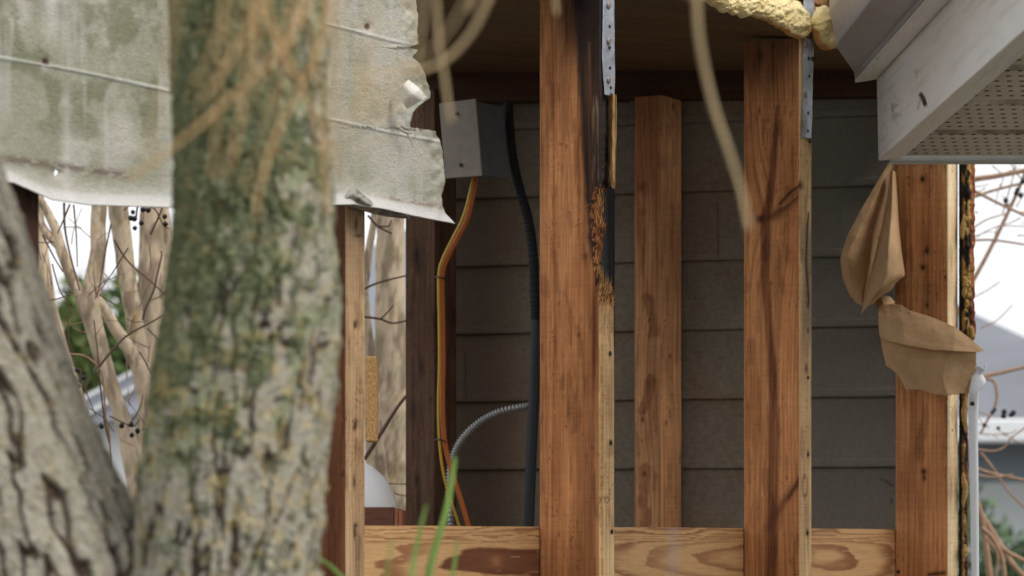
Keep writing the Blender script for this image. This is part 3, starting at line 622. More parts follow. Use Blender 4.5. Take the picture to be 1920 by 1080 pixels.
# ---------------------------------------------------------------- spray foam
def foam(name, top, bot, Yf, label, seed, lum=.013, n1=80, n2=240):
    xs = np.linspace(top[0][0], top[-1][0], n2); tx, ty = zip(*top); bx_, by_ = zip(*bot)
    yt = np.interp(xs, tx, ty); yb = np.interp(xs, bx_, by_) + 5 * (fbm(xs / 7., xs * 0, seed) - .5)
    th = np.linspace(0, 2 * np.pi, n1, endpoint=False)[:, None]
    cy = (yt + yb) / 2; h = (yb - yt) / 2; end = np.sqrt(np.clip(1 - (np.linspace(-1, 1, n2)) ** 10, .02, 1)); h = h * end
    py = cy[None] - h[None] * np.sign(np.cos(th)) * np.abs(np.cos(th)) ** .8; px = np.repeat(xs[None], n1, 0)
    V = wps(px, py, 0.); V[..., 2] = ZC + (HY - py) / F * V[..., 1]
    lump = fbm(px / 13., py / 10., seed + 1, 5, .6); out = lum * np.abs(np.sin(th / 1)) * end * (.55 + .9 * lump) * np.where(np.sin(th) > 0, 1, -.35)
    V = V + (Yf + out)[..., None] * OUT + (.0035 * (fbm(px / 8, py / 8 + th, seed + 3, 3) - .5))[..., None] * np.array([1., 0, 0])
    V[..., 2] += .004 * (fbm(px / 9. + 2 * np.cos(th), py / 9., seed + 4, 3) - .5)
    e = (py - cy[None]) / (np.abs(h[None]) + 1e-3)
    c = lin((245, 226, 168)) * (.88 + .22 * lump[..., None]); c = mix(c, lin((232, 200, 128)), .5 * ss(.5, .7, fbm(px / 12., py / 10., seed + 6)))
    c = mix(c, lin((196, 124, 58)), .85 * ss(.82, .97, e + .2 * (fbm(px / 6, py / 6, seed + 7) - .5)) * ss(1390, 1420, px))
    o = grid(name, V, M['foam'], None, c, closed=True); tag(o, label, 'foam', 'yellow insulation foam at the ceiling edge'); return o
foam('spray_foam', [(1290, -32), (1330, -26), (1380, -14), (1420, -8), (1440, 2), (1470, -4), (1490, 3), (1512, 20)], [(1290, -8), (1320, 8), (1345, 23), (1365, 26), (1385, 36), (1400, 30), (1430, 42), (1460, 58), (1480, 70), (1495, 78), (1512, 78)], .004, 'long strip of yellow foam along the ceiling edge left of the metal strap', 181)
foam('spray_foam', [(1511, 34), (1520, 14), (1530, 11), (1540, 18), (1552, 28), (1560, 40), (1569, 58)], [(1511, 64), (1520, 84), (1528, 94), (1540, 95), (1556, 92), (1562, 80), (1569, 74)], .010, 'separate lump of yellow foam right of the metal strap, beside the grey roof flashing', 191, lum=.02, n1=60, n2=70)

# ---------------------------------------------------------------- utility box, cables and conduits
bm_ = mat('grey painted box', lin((126, 118, 108)), rough=.5, bump=.1, bs=(60, 60, 60), var=.12)
bs_ = mat('blue grey painted steel', lin((96, 101, 104)), rough=.55, var=.12, bs=(40, 40, 40), bump=.1)
yb = 5.18; p_tl, p_tr, p_br, p_bl = P(824, 194, yb + .03), P(893, 185, yb), P(905, 330, yb), P(836, 335, yb + .03)
bt = thing('junction_box', 'grey electrical junction box mounted high on the dark corner post', 'electrical box', tuple(p_bl))
dp = -UD * -.058; V = [p_tl, p_tr, p_br, p_bl]; n_f = -UD
ctr = sum(V) / 4; V2 = [ctr + (q - ctr) * .94 + UD * .004 for q in V]
Vc = [q - UD * .002 for q in V] + [q + UD * .002 for q in V]
fb6 = [(0, 1, 2, 3), (7, 6, 5, 4), (0, 4, 5, 1), (1, 5, 6, 2), (2, 6, 7, 3), (3, 7, 4, 0)]
o = obj('cover', Vc, fb6, bm_, bt, smooth=False); md = o.modifiers.new('b', 'BEVEL'); md.width = .0012; md.segments = 2
o2 = obj('box_body', [q + np.array([0, 0, 0]) for q in V2] + [q + UD * .075 for q in V2], fb6, bs_, bt, smooth=False)
for (x, y) in ((856, 213), (864, 309)): nail(P(x, y, yb + .012), -UD, .003, .0014, parent=o)
om = mat('orange cable sheath', lin((170, 92, 34)), rough=.45, var=.1, bs=(40, 40, 5)); ym = mat('yellow cable sheath', lin((176, 138, 40)), rough=.45, var=.1, bs=(40, 40, 5))
pth = [(893, 328), (888, 360), (876, 410), (856, 450), (838, 485), (829, 520), (830, 600), (831, 680), (830, 760), (834, 828), (846, 880), (862, 930), (878, 985), (890, 1040)]
ca = tube('cable', [P(x, y, 5.235) for x, y in pth], [.0040] * 2, om, None, 10, 90); tag(ca, 'thick orange cable running down from the junction box', 'cable', 'cables below the junction box')
pth = [(888, 328), (881, 362), (868, 408), (846, 452), (829, 488), (822.5, 520), (823.5, 600), (824, 680), (822, 760), (824, 828), (832, 890), (846, 940), (860, 985), (872, 1040)]
cb = tube('cable', [P(x, y, 5.228) for x, y in pth], [.0023] * 2, ym, None, 8, 90); tag(cb, 'thin yellow cable just left of the thick orange one', 'cable', 'cables below the junction box')
sm = mat('black staple', lin((30, 28, 28)), rough=.5)
for y in (523, 828):
    o = tube('staple', [P(816, y - 3, 5.24), P(822, y - 4, 5.222), P(832, y - 1, 5.222), P(838, y + 1, 5.24)], [.0011] * 2, sm, None, 6, 12); tag(o, 'small black staple clamping the two cables, %s' % ('upper one halfway down' if y == 523 else 'lower one near the coiled conduit'), 'cable staple', 'staples holding the cables')
# flexible metal conduit (ribbed)
fm = mat('flexible steel conduit', lin((150, 150, 150)), rough=.4, metal=.6, var=.1, bs=(80, 80, 80))
pts = cr([P(x, y, 5.30) for x, y in [(846, 990), (843, 925), (846, 872), (862, 830), (895, 795), (935, 773), (985, 762), (1010, 760)]], 420)
r = .0052 + .0011 * np.sin(np.arange(420) * 2 * np.pi / 7.5)
o = tube('flexible_conduit', pts, r, fm, None, 12); tag(o, 'ribbed silver flexible conduit curving up to the right near the sill', 'conduit')
dm = mat('dark corrugated conduit', lin((22, 23, 25)), rough=.7, var=.15, bs=(60, 60, 60))
pts = cr([P(x, y, 5.27) for x, y in [(953, 192), (955, 240), (962, 300), (976, 360), (990, 410), (999, 470), (1003, 560), (1004, 600)]], 300)
r = .0075 + .0005 * np.sin(np.arange(300) * 2 * np.pi / 6.)
o = tube('corrugated_conduit', pts, r, dm, None, 14); tag(o, 'dark corrugated conduit hanging from the header beside the centre stud', 'conduit')
pm = mat('grey pipe', lin((34, 37, 40)), rough=.5, var=.1, bs=(40, 40, 10))
o = tube('pipe', [P(1006, 600, 5.27), P(1003, 700, 5.27), P(996, 860, 5.27), P(989, 1040, 5.27)], [.0085] * 2, pm, None, 16, 30); tag(o, 'slim grey pipe standing behind the left edge of the centre stud', 'pipe', 'grey pipes behind the centre stud')
o = tube('pipe', [P(1141, 170, 5.25), P(1141, 1060, 5.25)], [.0095] * 2, pm, None, 16, 10); tag(o, 'grey vertical pipe seen through the rotten gash of the centre stud', 'pipe', 'grey pipes behind the centre stud')

# ---------------------------------------------------------------- roof eave, top right
def eave():
    X0, Y0 = .530, 4.90; D = np.array([-.0177, 1., 0.]); zb = ZC + .5495; s = Y0 / F
    t = thing('roof_eave', 'white boxed roof eave with perforated underside and grey flashing, entering from upper right', 'eave', (X0, Y0, zb))
    wm = mat('dirty white coated aluminium', rough=.45, vcol=True, bump=.05, bs=(12, 12, 12), var=.02, spec=.5)
    gmm = mat('grey coated flashing', rough=.42, vcol=True, bump=.08, bs=(25, 25, 25), var=.06, spec=.5)
    def sweep(name, prof, m, colf, y0=Y0, y1=2.6, n=420, lab=None, thick=.0015, sub=10, cutf=None):
        pr = np.array(prof, float); seglen = np.r_[0, np.cumsum(np.hypot(*np.diff(pr, axis=0).T))]
        q = np.unique(np.r_[np.linspace(0, seglen[-1], sub * (len(pr) - 1)), seglen]); a = np.interp(q, seglen, pr[:, 0]); z = np.interp(q, seglen, pr[:, 1])
        yy = np.linspace(0, 1, n) ** 1.0 * (y1 - y0) + y0
        V = np.zeros((len(q), n, 3)); s = y0 / F; px0 = (a - 960) * s; V[..., 0] = px0[:, None] + (yy - y0)[None] * D[0]; V[..., 1] = yy[None]; V[..., 2] = (ZC + (HY - z) * s)[:, None]
        if cutf is not None: V[..., 1] += cutf(q / seglen[-1])[:, None]
        V[..., 0] += .0008 * (fbm(yy * 6, yy * 0, 201) - .5)[None]
        c = colf(V, q / seglen[-1]); o = grid(name, V, m, t, c, smooth=False, thick=thick)
        if lab: o['label'] = lab
        return o
    def cw(V, q):
        px, py = proj(V); g = fbm(px / 30., py / 30., 211, 4); c = lin((240, 242, 241)) * (.95 + .06 * g[..., None])
        dz = (px - 1645)
        sp_ = ss(.72, .80, vn(px / 1.6, py / 1.6, 212)) * ss(28, 0, dz) * ss(.3, .6, vn(px / 9, py / 14., 213)); c = mix(c, lin((120, 116, 110)), .65 * sp_)
        for (x, y, rx, ry, k) in ((1731, 187, 6.5, 10, .97),):
            d = poly(px, py, [(1727, 177), (1731, 182), (1736, 196)]) ; c = mix(c, lin((24, 22, 22)), ss(5, 3.4, d))
        c = stain(c, poly(px, py, [(1727, 184), (1722, 206)]), 1.6, (130, 122, 110), .6)
        c = mix(c, lin((128, 122, 112)), .7 * ss(.55, .66, fbm(px / 6., py / 9., 214)) * np.exp(-(np.hypot((px - 1678) / 14, (py - 206) / 20.)) ** 2))
        c = mix(c, lin((140, 130, 116)), .6 * ss(.6, .7, fbm(px / 4., py / 4., 215)) * np.exp(-(np.hypot((px - 1712) / 14, (py - 142) / 14.)) ** 2))
        c = mix(c, lin((168, 164, 150)), .25 * ss(.5, .8, fbm((px + py) / 8., (px - py) / 60., 216)))
        return c
    def cg(V, q):
        px, py = proj(V); g = fbm(px / 40., py / 40., 221, 4); c = lin((172, 172, 178)) * (.94 + .1 * g[..., None]); c = mix(c, lin((210, 210, 208)), .5 * ss(.8, .86, vn(px / 2, py / 2, 222)) * ss(.55, .7, vn(px / 20, py / 20, 223)))
        c = stain(c, np.hypot(px - 1612, py - 55), 3, (190, 160, 110), .8); return c
    sweep('fascia', [(1645, 148), (1646, 200), (1648, 300), (1653, 300), (1690, 296)], wm, cw, lab='white fascia with a small puncture')
    sweep('drip_edge', [(1645, 147.5), (1604, 154), (1603, 121), (1607, 118)], wm, cw, sub=6)
    sweep('trim_strip', [(1607, 146), (1610, 122), (1640, 40), (1660, 10)], wm, cw, y0=Y0 - .01, sub=6)
    sweep('flashing', [(1642, 98), (1640, 86), (1570, 82), (1556, 20), (1556, -60), (1600, -140)], gmm, cg, y0=4.62, sub=14, lab='mid grey metal flashing above the fascia', cutf=lambda q: .27 * np.clip(1 - (q - .035) / .24, 0, 1))
    # soffit panel with slots
    nt_m = bpy.data.materials.new('perforated soffit'); nt_m.use_nodes = True; nt = nt_m.node_tree; N = nt.nodes; L = nt.links; b = N['Principled BSDF']; b.inputs['Roughness'].default_value = .6
    tc = N.new('ShaderNodeTexCoord'); sx = N.new('ShaderNodeSeparateXYZ'); L.new(tc.outputs['Object'], sx.inputs[0])
    def mth(op, a, b_=None, c_=None):
        n = N.new('ShaderNodeMath'); n.operation = op
        for i, v in enumerate((a, b_, c_)):
            if v is None: continue
            if isinstance(v, (int, float)): n.inputs[i].default_value = v
            else: L.new(v, n.inputs[i])
        return n.outputs[0]
    PERY, PERX = .0447, .0150
    yv = mth('DIVIDE', mth('ADD', sx.outputs['Y'], .075 + .31 * 20 + .012), PERY); row = mth('FLOOR', yv); fy = mth('FRACT', yv)
    xv = mth('ADD', mth('DIVIDE', sx.outputs['X'], PERX), mth('MULTIPLY', row, .5)); fx = mth('FRACT', xv)
    m1 = mth('LESS_THAN', mth('ABSOLUTE', mth('SUBTRACT', fx, .5)), .19); m2 = mth('LESS_THAN', mth('ABSOLUTE', mth('SUBTRACT', fy, .5)), .13)
    rib = mth('FRACT', mth('DIVIDE', mth('ADD', sx.outputs['Y'], .075 + .31 * 20), .313)); m3 = mth('GREATER_THAN', rib, .16)
    hole = mth('MULTIPLY', mth('MULTIPLY', m1, m2), m3)
    ns = N.new('ShaderNodeTexNoise'); ns.inputs['Scale'].default_value = 30; ns.inputs['Detail'].default_value = 6; L.new(tc.outputs['Object'], ns.inputs['Vector'])
    mr = N.new('ShaderNodeMapRange'); mr.inputs[1].default_value = .35; mr.inputs[2].default_value = .7; L.new(ns.outputs[0], mr.inputs[0])
    dirt = mth('MULTIPLY', mr.outputs[0], mth('ADD', mth('MULTIPLY', mth('LESS_THAN', rib, .17), .9), .15))
    mx = N.new('ShaderNodeMix'); mx.data_type = 'RGBA'; mx.inputs['A'].default_value = (*lin((228, 228, 222)), 1); mx.inputs['B'].default_value = (*lin((128, 114, 88)), 1); L.new(dirt, mx.inputs['Factor'])
    m4 = N.new('ShaderNodeMix'); m4.data_type = 'RGBA'; L.new(hole, m4.inputs['Factor']); L.new(mx.outputs['Result'], m4.inputs['A']); m4.inputs['B'].default_value = (.012, .011, .01, 1); L.new(m4.outputs['Result'], b.inputs['Base Color'])
    yy = np.linspace(Y0 - .02, 2.6, 500); xx = np.linspace(X0 + .025, X0 + 1.1, 6); V = np.zeros((500, 6, 3)); V[..., 0] = xx[None] + (yy - Y0)[:, None] * D[0]; V[..., 1] = yy[:, None]
    rb = ((yy - Y0 + .075 + .31 * 20) / .313) % 1.0; V[..., 2] = (zb + .004 + .006 * ss(.16, .13, rb) * ss(0, .03, rb))[:, None]
    o = grid('soffit', V, nt_m, t, None, smooth=False, thick=.001); o['label'] = 'perforated soffit with dirty ribs'
    # far end channel
    V, f = joinvf([boxvf((X0 + .56, Y0 + .004, zb + .0035), (.545, -.0, .0), (0, .012, 0), (0, 0, .0055)), boxvf((X0 + .56, Y0 + .012, zb + .05), (.545, 0, 0), (0, .003, 0), (0, 0, .055))])
    cc = mat('white channel', lin((208, 210, 208)), rough=.5, var=.06, bs=(30, 30, 30)); obj('end_channel', V, f, cc, t, smooth=False)
    # roof surface above
    V = [(X0 - .09, 2.6, zb + .25), (X0 + 1.1, 2.6, zb + .6), (X0 + 1.1, Y0 + .03, zb + .6), (X0 - .06, Y0 + .03, zb + .25)]
    obj('roof_surface', [*V, *[(a, b_, c_ - .03) for a, b_, c_ in V]], [(0, 1, 2, 3), (7, 6, 5, 4), (0, 4, 5, 1), (1, 5, 6, 2), (2, 6, 7, 3), (3, 7, 4, 0)], rm, t, smooth=False)
eave()

# ---------------------------------------------------------------- torn brown building paper
def crease(V, amp, s, seed):
    qx, qy = proj(V); V[..., 1] += amp * (fbm(qx / s, qy / s, seed, 3) - .5); V[..., 1] += amp * 1.1 * np.minimum(np.abs(fbm(qx / (s * 1.4) + qy / (s * 2), qy / (s * 1.2), seed + 1, 2) - .5), .09)
    V[..., 1] += amp * .7 * np.minimum(np.abs(fbm(qx / (s * .7) - qy / s, qy / (s * .5), seed + 2, 2) - .5), .07)
    e = np.zeros(V.shape[:2]); e[-5:] = np.linspace(.2, 1, 5)[:, None]; V[..., 2] += e * .0028 * (fbm(qx / 5., qx * 0, seed + 4) - .5) * 2; return V
bp = thing('building_paper', 'upper torn brown paper hanging folded in a cone left of the far stud', 'paper', P(1618, 590, 5.24), 'torn brown building paper')
rows = [
 [(1668, 304, 5.276), (1671, 304, 5.276), (1674, 304, 5.274), (1676, 304, 5.274), (1678, 304, 5.272)],
 [(1640, 350, 5.262), (1650, 350, 5.255), (1660, 350, 5.268), (1669, 350, 5.28), (1677, 350, 5.276)],
 [(1611, 400, 5.252), (1628, 400, 5.240), (1646, 402, 5.262), (1660, 404, 5.285), (1672, 404, 5.28)],
 [(1589, 442, 5.25), (1606, 444, 5.232), (1634, 450, 5.262), (1652, 452, 5.288), (1668, 452, 5.285)],
 [(1576, 484, 5.252), (1590, 480, 5.232), (1626, 506, 5.262), (1644, 500, 5.29), (1662, 500, 5.288)],
 [(1581, 524, 5.262), (1594, 522, 5.250), (1618, 540, 5.258), (1636, 540, 5.285), (1656, 540, 5.286)],
 [(1596, 558, 5.268), (1606, 566, 5.262), (1616, 574, 5.256), (1630, 570, 5.28), (1650, 566, 5.284)]]
V = crease(loft2(rows, 180, 160), .005, 30, 301); grid('back_fold', V, M['paper'], bp, None, thick=.0008)
rows = [
 [(1670, 322, 5.262), (1671, 321, 5.25), (1674, 320, 5.244), (1677, 321, 5.25), (1679, 322, 5.262)],
 [(1664, 372, 5.258), (1667, 371, 5.236), (1673, 370, 5.222), (1679, 371, 5.232), (1682, 372, 5.252)],
 [(1655, 420, 5.256), (1660, 419, 5.228), (1670, 418, 5.205), (1681, 419, 5.216), (1685, 420, 5.246)],
 [(1643, 470, 5.262), (1650, 469, 5.212), (1666, 468, 5.165), (1684, 469, 5.190), (1690, 470, 5.245)],
 [(1631, 520, 5.262), (1640, 519, 5.205), (1662, 518, 5.155), (1684, 514, 5.182), (1696, 514, 5.238)],
 [(1621, 562, 5.258), (1630, 556, 5.202), (1652, 540, 5.158), (1672, 532, 5.180), (1690, 521, 5.22)],
 [(1614, 590, 5.246), (1624, 578, 5.216), (1648, 556, 5.192), (1666, 548, 5.206), (1678, 532, 5.226)]]
V = crease(loft2(rows, 200, 120, .35), .0035, 30, 305); grid('front_flap', V, M['paper'], bp, None, thick=.0008)
rows = [[(1640, 566, 5.262), (1652, 556, 5.25), (1668, 556, 5.252), (1678, 566, 5.262)], [(1643, 573, 5.258), (1655, 566, 5.246), (1668, 566, 5.248), (1677, 574, 5.258)], [(1648, 580, 5.25), (1658, 578, 5.24), (1668, 578, 5.24), (1676, 580, 5.25)]]
V = crease(loft2(rows, 30, 50), .002, 16, 307); grid('twisted_neck', V, M['paper'], bp, None, thick=.0008)
rows = [
 [(1648, 573, 5.245), (1668, 570, 5.235), (1690, 572, 5.215), (1706, 582, 5.20), (1750, 596, 5.185), (1790, 613, 5.175), (1820, 636, 5.185), (1846, 658, 5.20)],
 [(1647, 592, 5.235), (1668, 594, 5.222), (1692, 600, 5.20), (1712, 606, 5.19), (1752, 618, 5.172), (1790, 632, 5.165), (1815, 645, 5.176), (1842, 658, 5.195)],
 [(1648, 615, 5.228), (1670, 622, 5.212), (1694, 626, 5.192), (1714, 632, 5.182), (1752, 640, 5.165), (1788, 648, 5.158), (1812, 654, 5.17), (1836, 660, 5.19)],
 [(1650, 632, 5.224), (1672, 641, 5.206), (1696, 646, 5.186), (1716, 650, 5.176), (1752, 656, 5.160), (1786, 658, 5.153), (1808, 659, 5.165), (1831, 660, 5.185)],
 [(1651, 633, 5.234), (1672, 642, 5.222), (1696, 647, 5.206), (1716, 651, 5.198), (1752, 657, 5.182), (1786, 659, 5.172), (1808, 660, 5.18), (1830, 661, 5.192)],
 [(1655, 658, 5.232), (1674, 662, 5.226), (1698, 668, 5.216), (1718, 672, 5.208), (1752, 676, 5.192), (1774, 678, 5.168), (1804, 680, 5.188), (1830, 682, 5.2)],
 [(1662, 686, 5.222), (1678, 688, 5.214), (1700, 694, 5.208), (1720, 700, 5.204), (1750, 704, 5.190), (1768, 706, 5.164), (1800, 706, 5.188), (1829, 706, 5.205)],
 [(1676, 694, 5.216), (1688, 708, 5.206), (1704, 716, 5.2), (1722, 718, 5.198), (1748, 722, 5.188), (1770, 724, 5.168), (1800, 722, 5.192), (1828, 720, 5.21)],
 [(1690, 712, 5.21), (1699, 731, 5.2), (1712, 731, 5.196), (1728, 732, 5.19), (1752, 738, 5.184), (1778, 743, 5.172), (1800, 738, 5.196), (1826, 735, 5.214)],
]
V = crease(loft2(rows, 240, 260), .004, 34, 311)
o = grid('building_paper', V, M['paper'], None, None, thick=.0008); tag(o, 'lower torn brown paper wrapped across the front of the far stud', 'paper', 'torn brown building paper')

# ---------------------------------------------------------------- sheathing remnant and white strip at the far right edge
def remnant():
    t = thing('sheathing_remnant', 'ragged strip of rusty sheathing and crumbled foam along the outer edge of the far stud', 'sheathing', P(1812, 1100, 5.28))
    n = 520; y = np.linspace(255, 1100, n); up = ss(655, 620, y)
    xr = 1813.5 + up * 12.5 + 3.2 * (fbm(y / 12., y * 0, 321) - .5) * (1 + up) + 3 * np.exp(-((y - 620) / 20) ** 2)
    xl = np.full(n, 1799.)
    m_ = 30; tt = np.linspace(0, 1, m_)[None, :]; px = xl[:, None] * (1 - tt) + xr[:, None] * tt; py = np.repeat(y[:, None], m_, 1)
    Y = 5.268 - .010 * np.sin(np.pi * tt) * (.5 + up[:, None]) - .014 * (fbm(px / 6., py / 9., 322, 3) - .4)
    V = np.stack([(px - 960) / F * Y, Y, ZC + (HY - py) / F * Y], -1)
    f = fbm(px / 7., py / 12., 323, 4); c = np.broadcast_to(lin((48, 44, 46)), V.shape) * 1.
    yel = ss(.47, .6, fbm(px / 7., py / 26., 324, 3) + .12 * np.exp(-((py - 430) / 40.) ** 2) + .1 * np.exp(-((py - 620) / 20) ** 2)) * ss(1802, 1808, px); c = mix(c, lin((186, 150, 92)) * (.6 + .5 * f[..., None]), yel)
    rs = ss(-9, -5, px - xr[:, None]) * up[:, None]; rust = mix(np.broadcast_to(lin((116, 58, 36)), V.shape), lin((170, 108, 62)), ss(.45, .65, fbm(px / 5., py / 22., 325))); c = mix(c, rust, rs * .95)
    c = mix(c, lin((120, 60, 36)), (1 - up)[:, None] * ss(-4, 0, px - xr[:, None]) * .8)
    o = grid('sheathing', V, M['foam'] if False else M['fibre'], t, c, thick=.002)
    for (y0, y1, xx) in ((742, 812, 1809), (885, 950, 1808), (1020, 1048, 1808), (400, 450, 1806), (520, 560, 1810), (610, 640, 1822)):
        k = 26; yy = np.linspace(y0, y1, k); e = np.sqrt(np.clip(1 - np.linspace(-1, 1, k) ** 2, 0, 1)); r = e * (.0032 + .0022 * fbm(yy / 6., yy * 0, int(y0)))
        V, _ = tubev([P(xx + 2 * math.sin(q / 9), q, 5.252) for q in yy], r, 12); qx, qy = proj(V); V[..., 0] += .0014 * (fbm(qx / 3, qy / 4, 331) - .5)
        c = lin((184, 150, 92)) * (.6 + .6 * fbm(qx / 4., qy / 5., 332)[..., None]); grid('foam_crumb', V, M['foam'], t, c, closed=True)
remnant()
rows = []
for (y, a, b, dy) in ((690, 1826, 1850, 0), (700, 1822, 1842, .004), (716, 1820, 1848, 0), (735, 1817, 1836, -.004), (765, 1816, 1834, 0), (820, 1815.5, 1833, 0), (900, 1818, 1834, 0), (1000, 1820, 1834.5, 0), (1110, 1822, 1835, 0)):
    rows.append([(a, y, 5.20 + dy), (a * .6 + b * .4, y - (4 if y < 720 else 0), 5.199 + dy), (a * .15 + b * .85, y + (3 if y < 720 else 0), 5.200 + dy), (b, y - (8 if y == 690 else 0), 5.21 + dy * 2)])
V = loft(rows, 160, 16); o = grid('white_trim_strip', V, M['white'], None, None, thick=.0012); tag(o, 'narrow white plastic strip with a curled top, outer edge of far stud', 'trim strip')
LOC[o.name] = np.array(o.location); nail(P(1823, 757, 5.187), [0, -1, 0], .0035, .0015, parent=o)

# ---------------------------------------------------------------- foreground willow
def bark_trunk(name, rows, Y, parent, seed, moss, label=None, nr=620, nc=300, fs=1., fd=1.):
    ys = np.array([r[0] for r in rows], float); xl = np.array([r[1] for r in rows], float); xr = np.array([r[2] for r in rows], float)
    yy = np.concatenate([np.linspace(ys[0], -40, 30, endpoint=False), np.linspace(-40, 1120, nr), np.linspace(1130, ys[-1], 40)])
    sm_ = lambda a: np.interp(yy, ys, a)
    L_, R_ = sm_(xl), sm_(xr)
    ker = np.ones(31) / 31; pad = lambda a: np.convolve(np.pad(a, 15, 'edge'), ker, 'valid'); core = slice(30, 30 + nr)
    L_[core] = pad(L_[core]); R_[core] = pad(R_[core])
    cx = (L_ + R_) / 2; rp = (R_ - L_) / 2; th = np.linspace(0, 2 * np.pi, nc, endpoint=False)[None]
    arc = th * rp[:, None]; vv = yy[:, None] + 0 * th
    seam = (np.cos(th) * 60)      # keeps noise continuous round the back
    U = np.where(th < 2 * np.pi, arc, arc)
    warp = 34 * (fbm(U / 60., vv / 110., seed, 3) - .5)
    n1 = np.abs(fbm((U + warp * fs) / (26. * fs), vv / (130. * fs), seed + 1, 3) - .5) * 2; fur = ss(.13 * fd, .05 * fd, n1)
    n2 = np.abs(fbm((U + warp) / 13., vv / 55., seed + 2, 2) - .5) * 2; fur2 = ss(.10, .02, n2) * .5
    ms = fbm(U / 18., vv / 34., seed + 3, 4) + (moss(th, vv) - .5) * .5; mm = ss(.5, .62, ms) * 1.
    mm2 = ss(.46, .6, fbm(U / 34., vv / 46., seed + 4, 4) + (moss(th, vv) - .5) * .45)
    h = -.0042 * fs * fur - .0022 * fur2 + .0042 * mm * fbm(U / 5., vv / 5., seed + 6, 2) + .0012 * (fbm(U / 9., vv / 6., seed + 5, 3) - .5)
    s = Y / F; X = (cx - 960) * s; R = rp * s
    V = np.zeros(th.shape[:1] and (len(yy), nc, 3)); rr = R[:, None] + h
    V[..., 0] = X[:, None] - rr * np.cos(th); V[..., 1] = Y + R[:, None] * .0 - rr * np.sin(th) + 0; V[..., 2] = (ZC + (HY - yy) * s)[:, None]
    f = .5 + 1.2 * (fbm(U / 6., vv / 11., seed + 8, 3) - .5)
    c = lin((164, 158, 142)) * (.75 + .45 * f[..., None]); c = mix(c, lin((190, 184, 170)), .35 * ss(.5, .65, fbm(U / 16., vv / 6., seed + 9, 3)))
    c = mix(c, lin((70, 58, 50)), np.clip(.97 * fur + .55 * fur2, 0, 1))
    mo = moss(th, vv)
    c = mix(c, lin((136, 142, 108)) * (.7 + .6 * f[..., None]), .8 * mm2 * ss(.15, .4, mo))
    c = mix(c, lin((92, 100, 70)) * (.6 + .8 * f[..., None]), .8 * mm * ss(.1, .35, mo))
    yl = ss(.60, .68, fbm(U / 12., vv / 20., seed + 11, 3)) * (.25 + .75 * ss(520, 760, vv)) * ss(.05, .3, mo); c = mix(c, lin((190, 166, 110)), .5 * yl)
    yl2 = ss(.68, .74, fbm(U / 20., vv / 20., seed + 12, 2)); c = mix(c, lin((156, 142, 106)), .5 * yl2)
    o = grid(name, V, M['bark'], parent, c, closed=True)
    if label: o['label'] = label
    return o
tree = thing('willow_tree', 'blurred mossy willow in front, forked into a green trunk and a grey leaning one', 'tree', (P(300, 1015, 2.5)[0], 2.5, 0))
bark_trunk('trunk', [(-1700, 380, 520), (-400, 335, 590), (-60, 324, 604), (0, 322, 605), (250, 331, 614), (450, 328, 626), (550, 314, 637), (650, 300, 636), (800, 274, 622), (950, 256, 606), (1080, 250, 597), (1400, 190, 640), (2500, 60, 700), (5080, -60, 820)], 2.4, tree, 401,
           lambda th, v: np.clip(.62 + .38 * np.cos(th) * ss(1000, 500, v) + .35 * ss(700, 200, v) - .35 * ss(650, 900, v), 0, 1.1), 'upright trunk with green moss and yellow lichen', fs=.9, fd=1.1)
bark_trunk('trunk', [(-1700, -900, -560), (-400, -640, -270), (-60, -520, -110), (200, -430, -40), (300, -400, 0), (400, -370, 38), (480, -340, 66), (600, -300, 104), (750, -240, 158), (870, -200, 212), (960, -165, 262), (1050, -130, 330), (1120, -110, 375), (1400, -60, 470), (2500, 20, 560), (5080, -60, 760)], 2.45, tree, 431,
           lambda th, v: np.clip(.12 + 0 * th + 0 * v, 0, 1), 'grey furrowed trunk leaning out to the left', fs=1.5, fd=1.05)
def spl(pts, Y, ext=None): return [P(x, y, Y) for x, y in pts]
# overhead limb the twigs hang from (above the picture)
s25 = 2.5
limb = [P(450, -1500, 2.5), P(480, -1750, 2.2), P(600, -2300, 1.8), P(900, -3300, 1.5)]
tube('limb', limb, [.035, .025, .015, .008], M['smooth'], tree, 10, 30, lambda V: np.broadcast_to(lin((150, 140, 110)), V.shape))
TW = [([(498, 0), (515, 60), (532, 100), (562, 155), (592, 230), (606, 300), (612, 400)], 1.75, 6), ([(578, 0), (546, 70), (512, 112), (470, 150), (420, 196), (370, 240), (330, 272), (296, 300), (240, 335)], 1.7, 6.5),
      ([(614, 0), (606, 60), (586, 120), (560, 172), (530, 226), (505, 290), (486, 360), (478, 410)], 1.75, 7), ([(494, 0), (462, 60), (432, 112), (400, 160), (370, 195)], 1.6, 6), ([(330, 0), (322, 60), (312, 130), (298, 210), (272, 300)], 1.3, 4),
      ([(915, 0), (885, 60), (842, 108), (800, 130), (768, 142)], 1.75, 8), ([(795, 0), (790, 50), (783, 100), (780, 150)], 1.6, 5), ([(818, 0), (822, 70), (831, 130), (838, 180), (846, 228)], 1.85, 6.5),
      ([(874, 0), (852, 40), (826, 76), (790, 112), (752, 150)], 1.5, 4.5), ([(1306, 0), (1312, 80), (1336, 192), (1366, 282), (1390, 360), (1404, 430)], 1.75, 9), ([(1041, 0), (1043, 26)], 2.0, 6), ([(640, 0), (634, 90), (628, 170), (640, 240)], 1.45, 5),
      ([(560, 0), (520, 90), (470, 180), (440, 260), (425, 340)], 1.4, 4), ([(885, 0), (878, 22)], 1.7, 6), ([(700, 0), (690, 120), (655, 240), (600, 330)], 1.3, 3.5)]
paltw = mat('pale twig', lin((172, 150, 112)), rough=.7, var=.2, bs=(90, 90, 30))
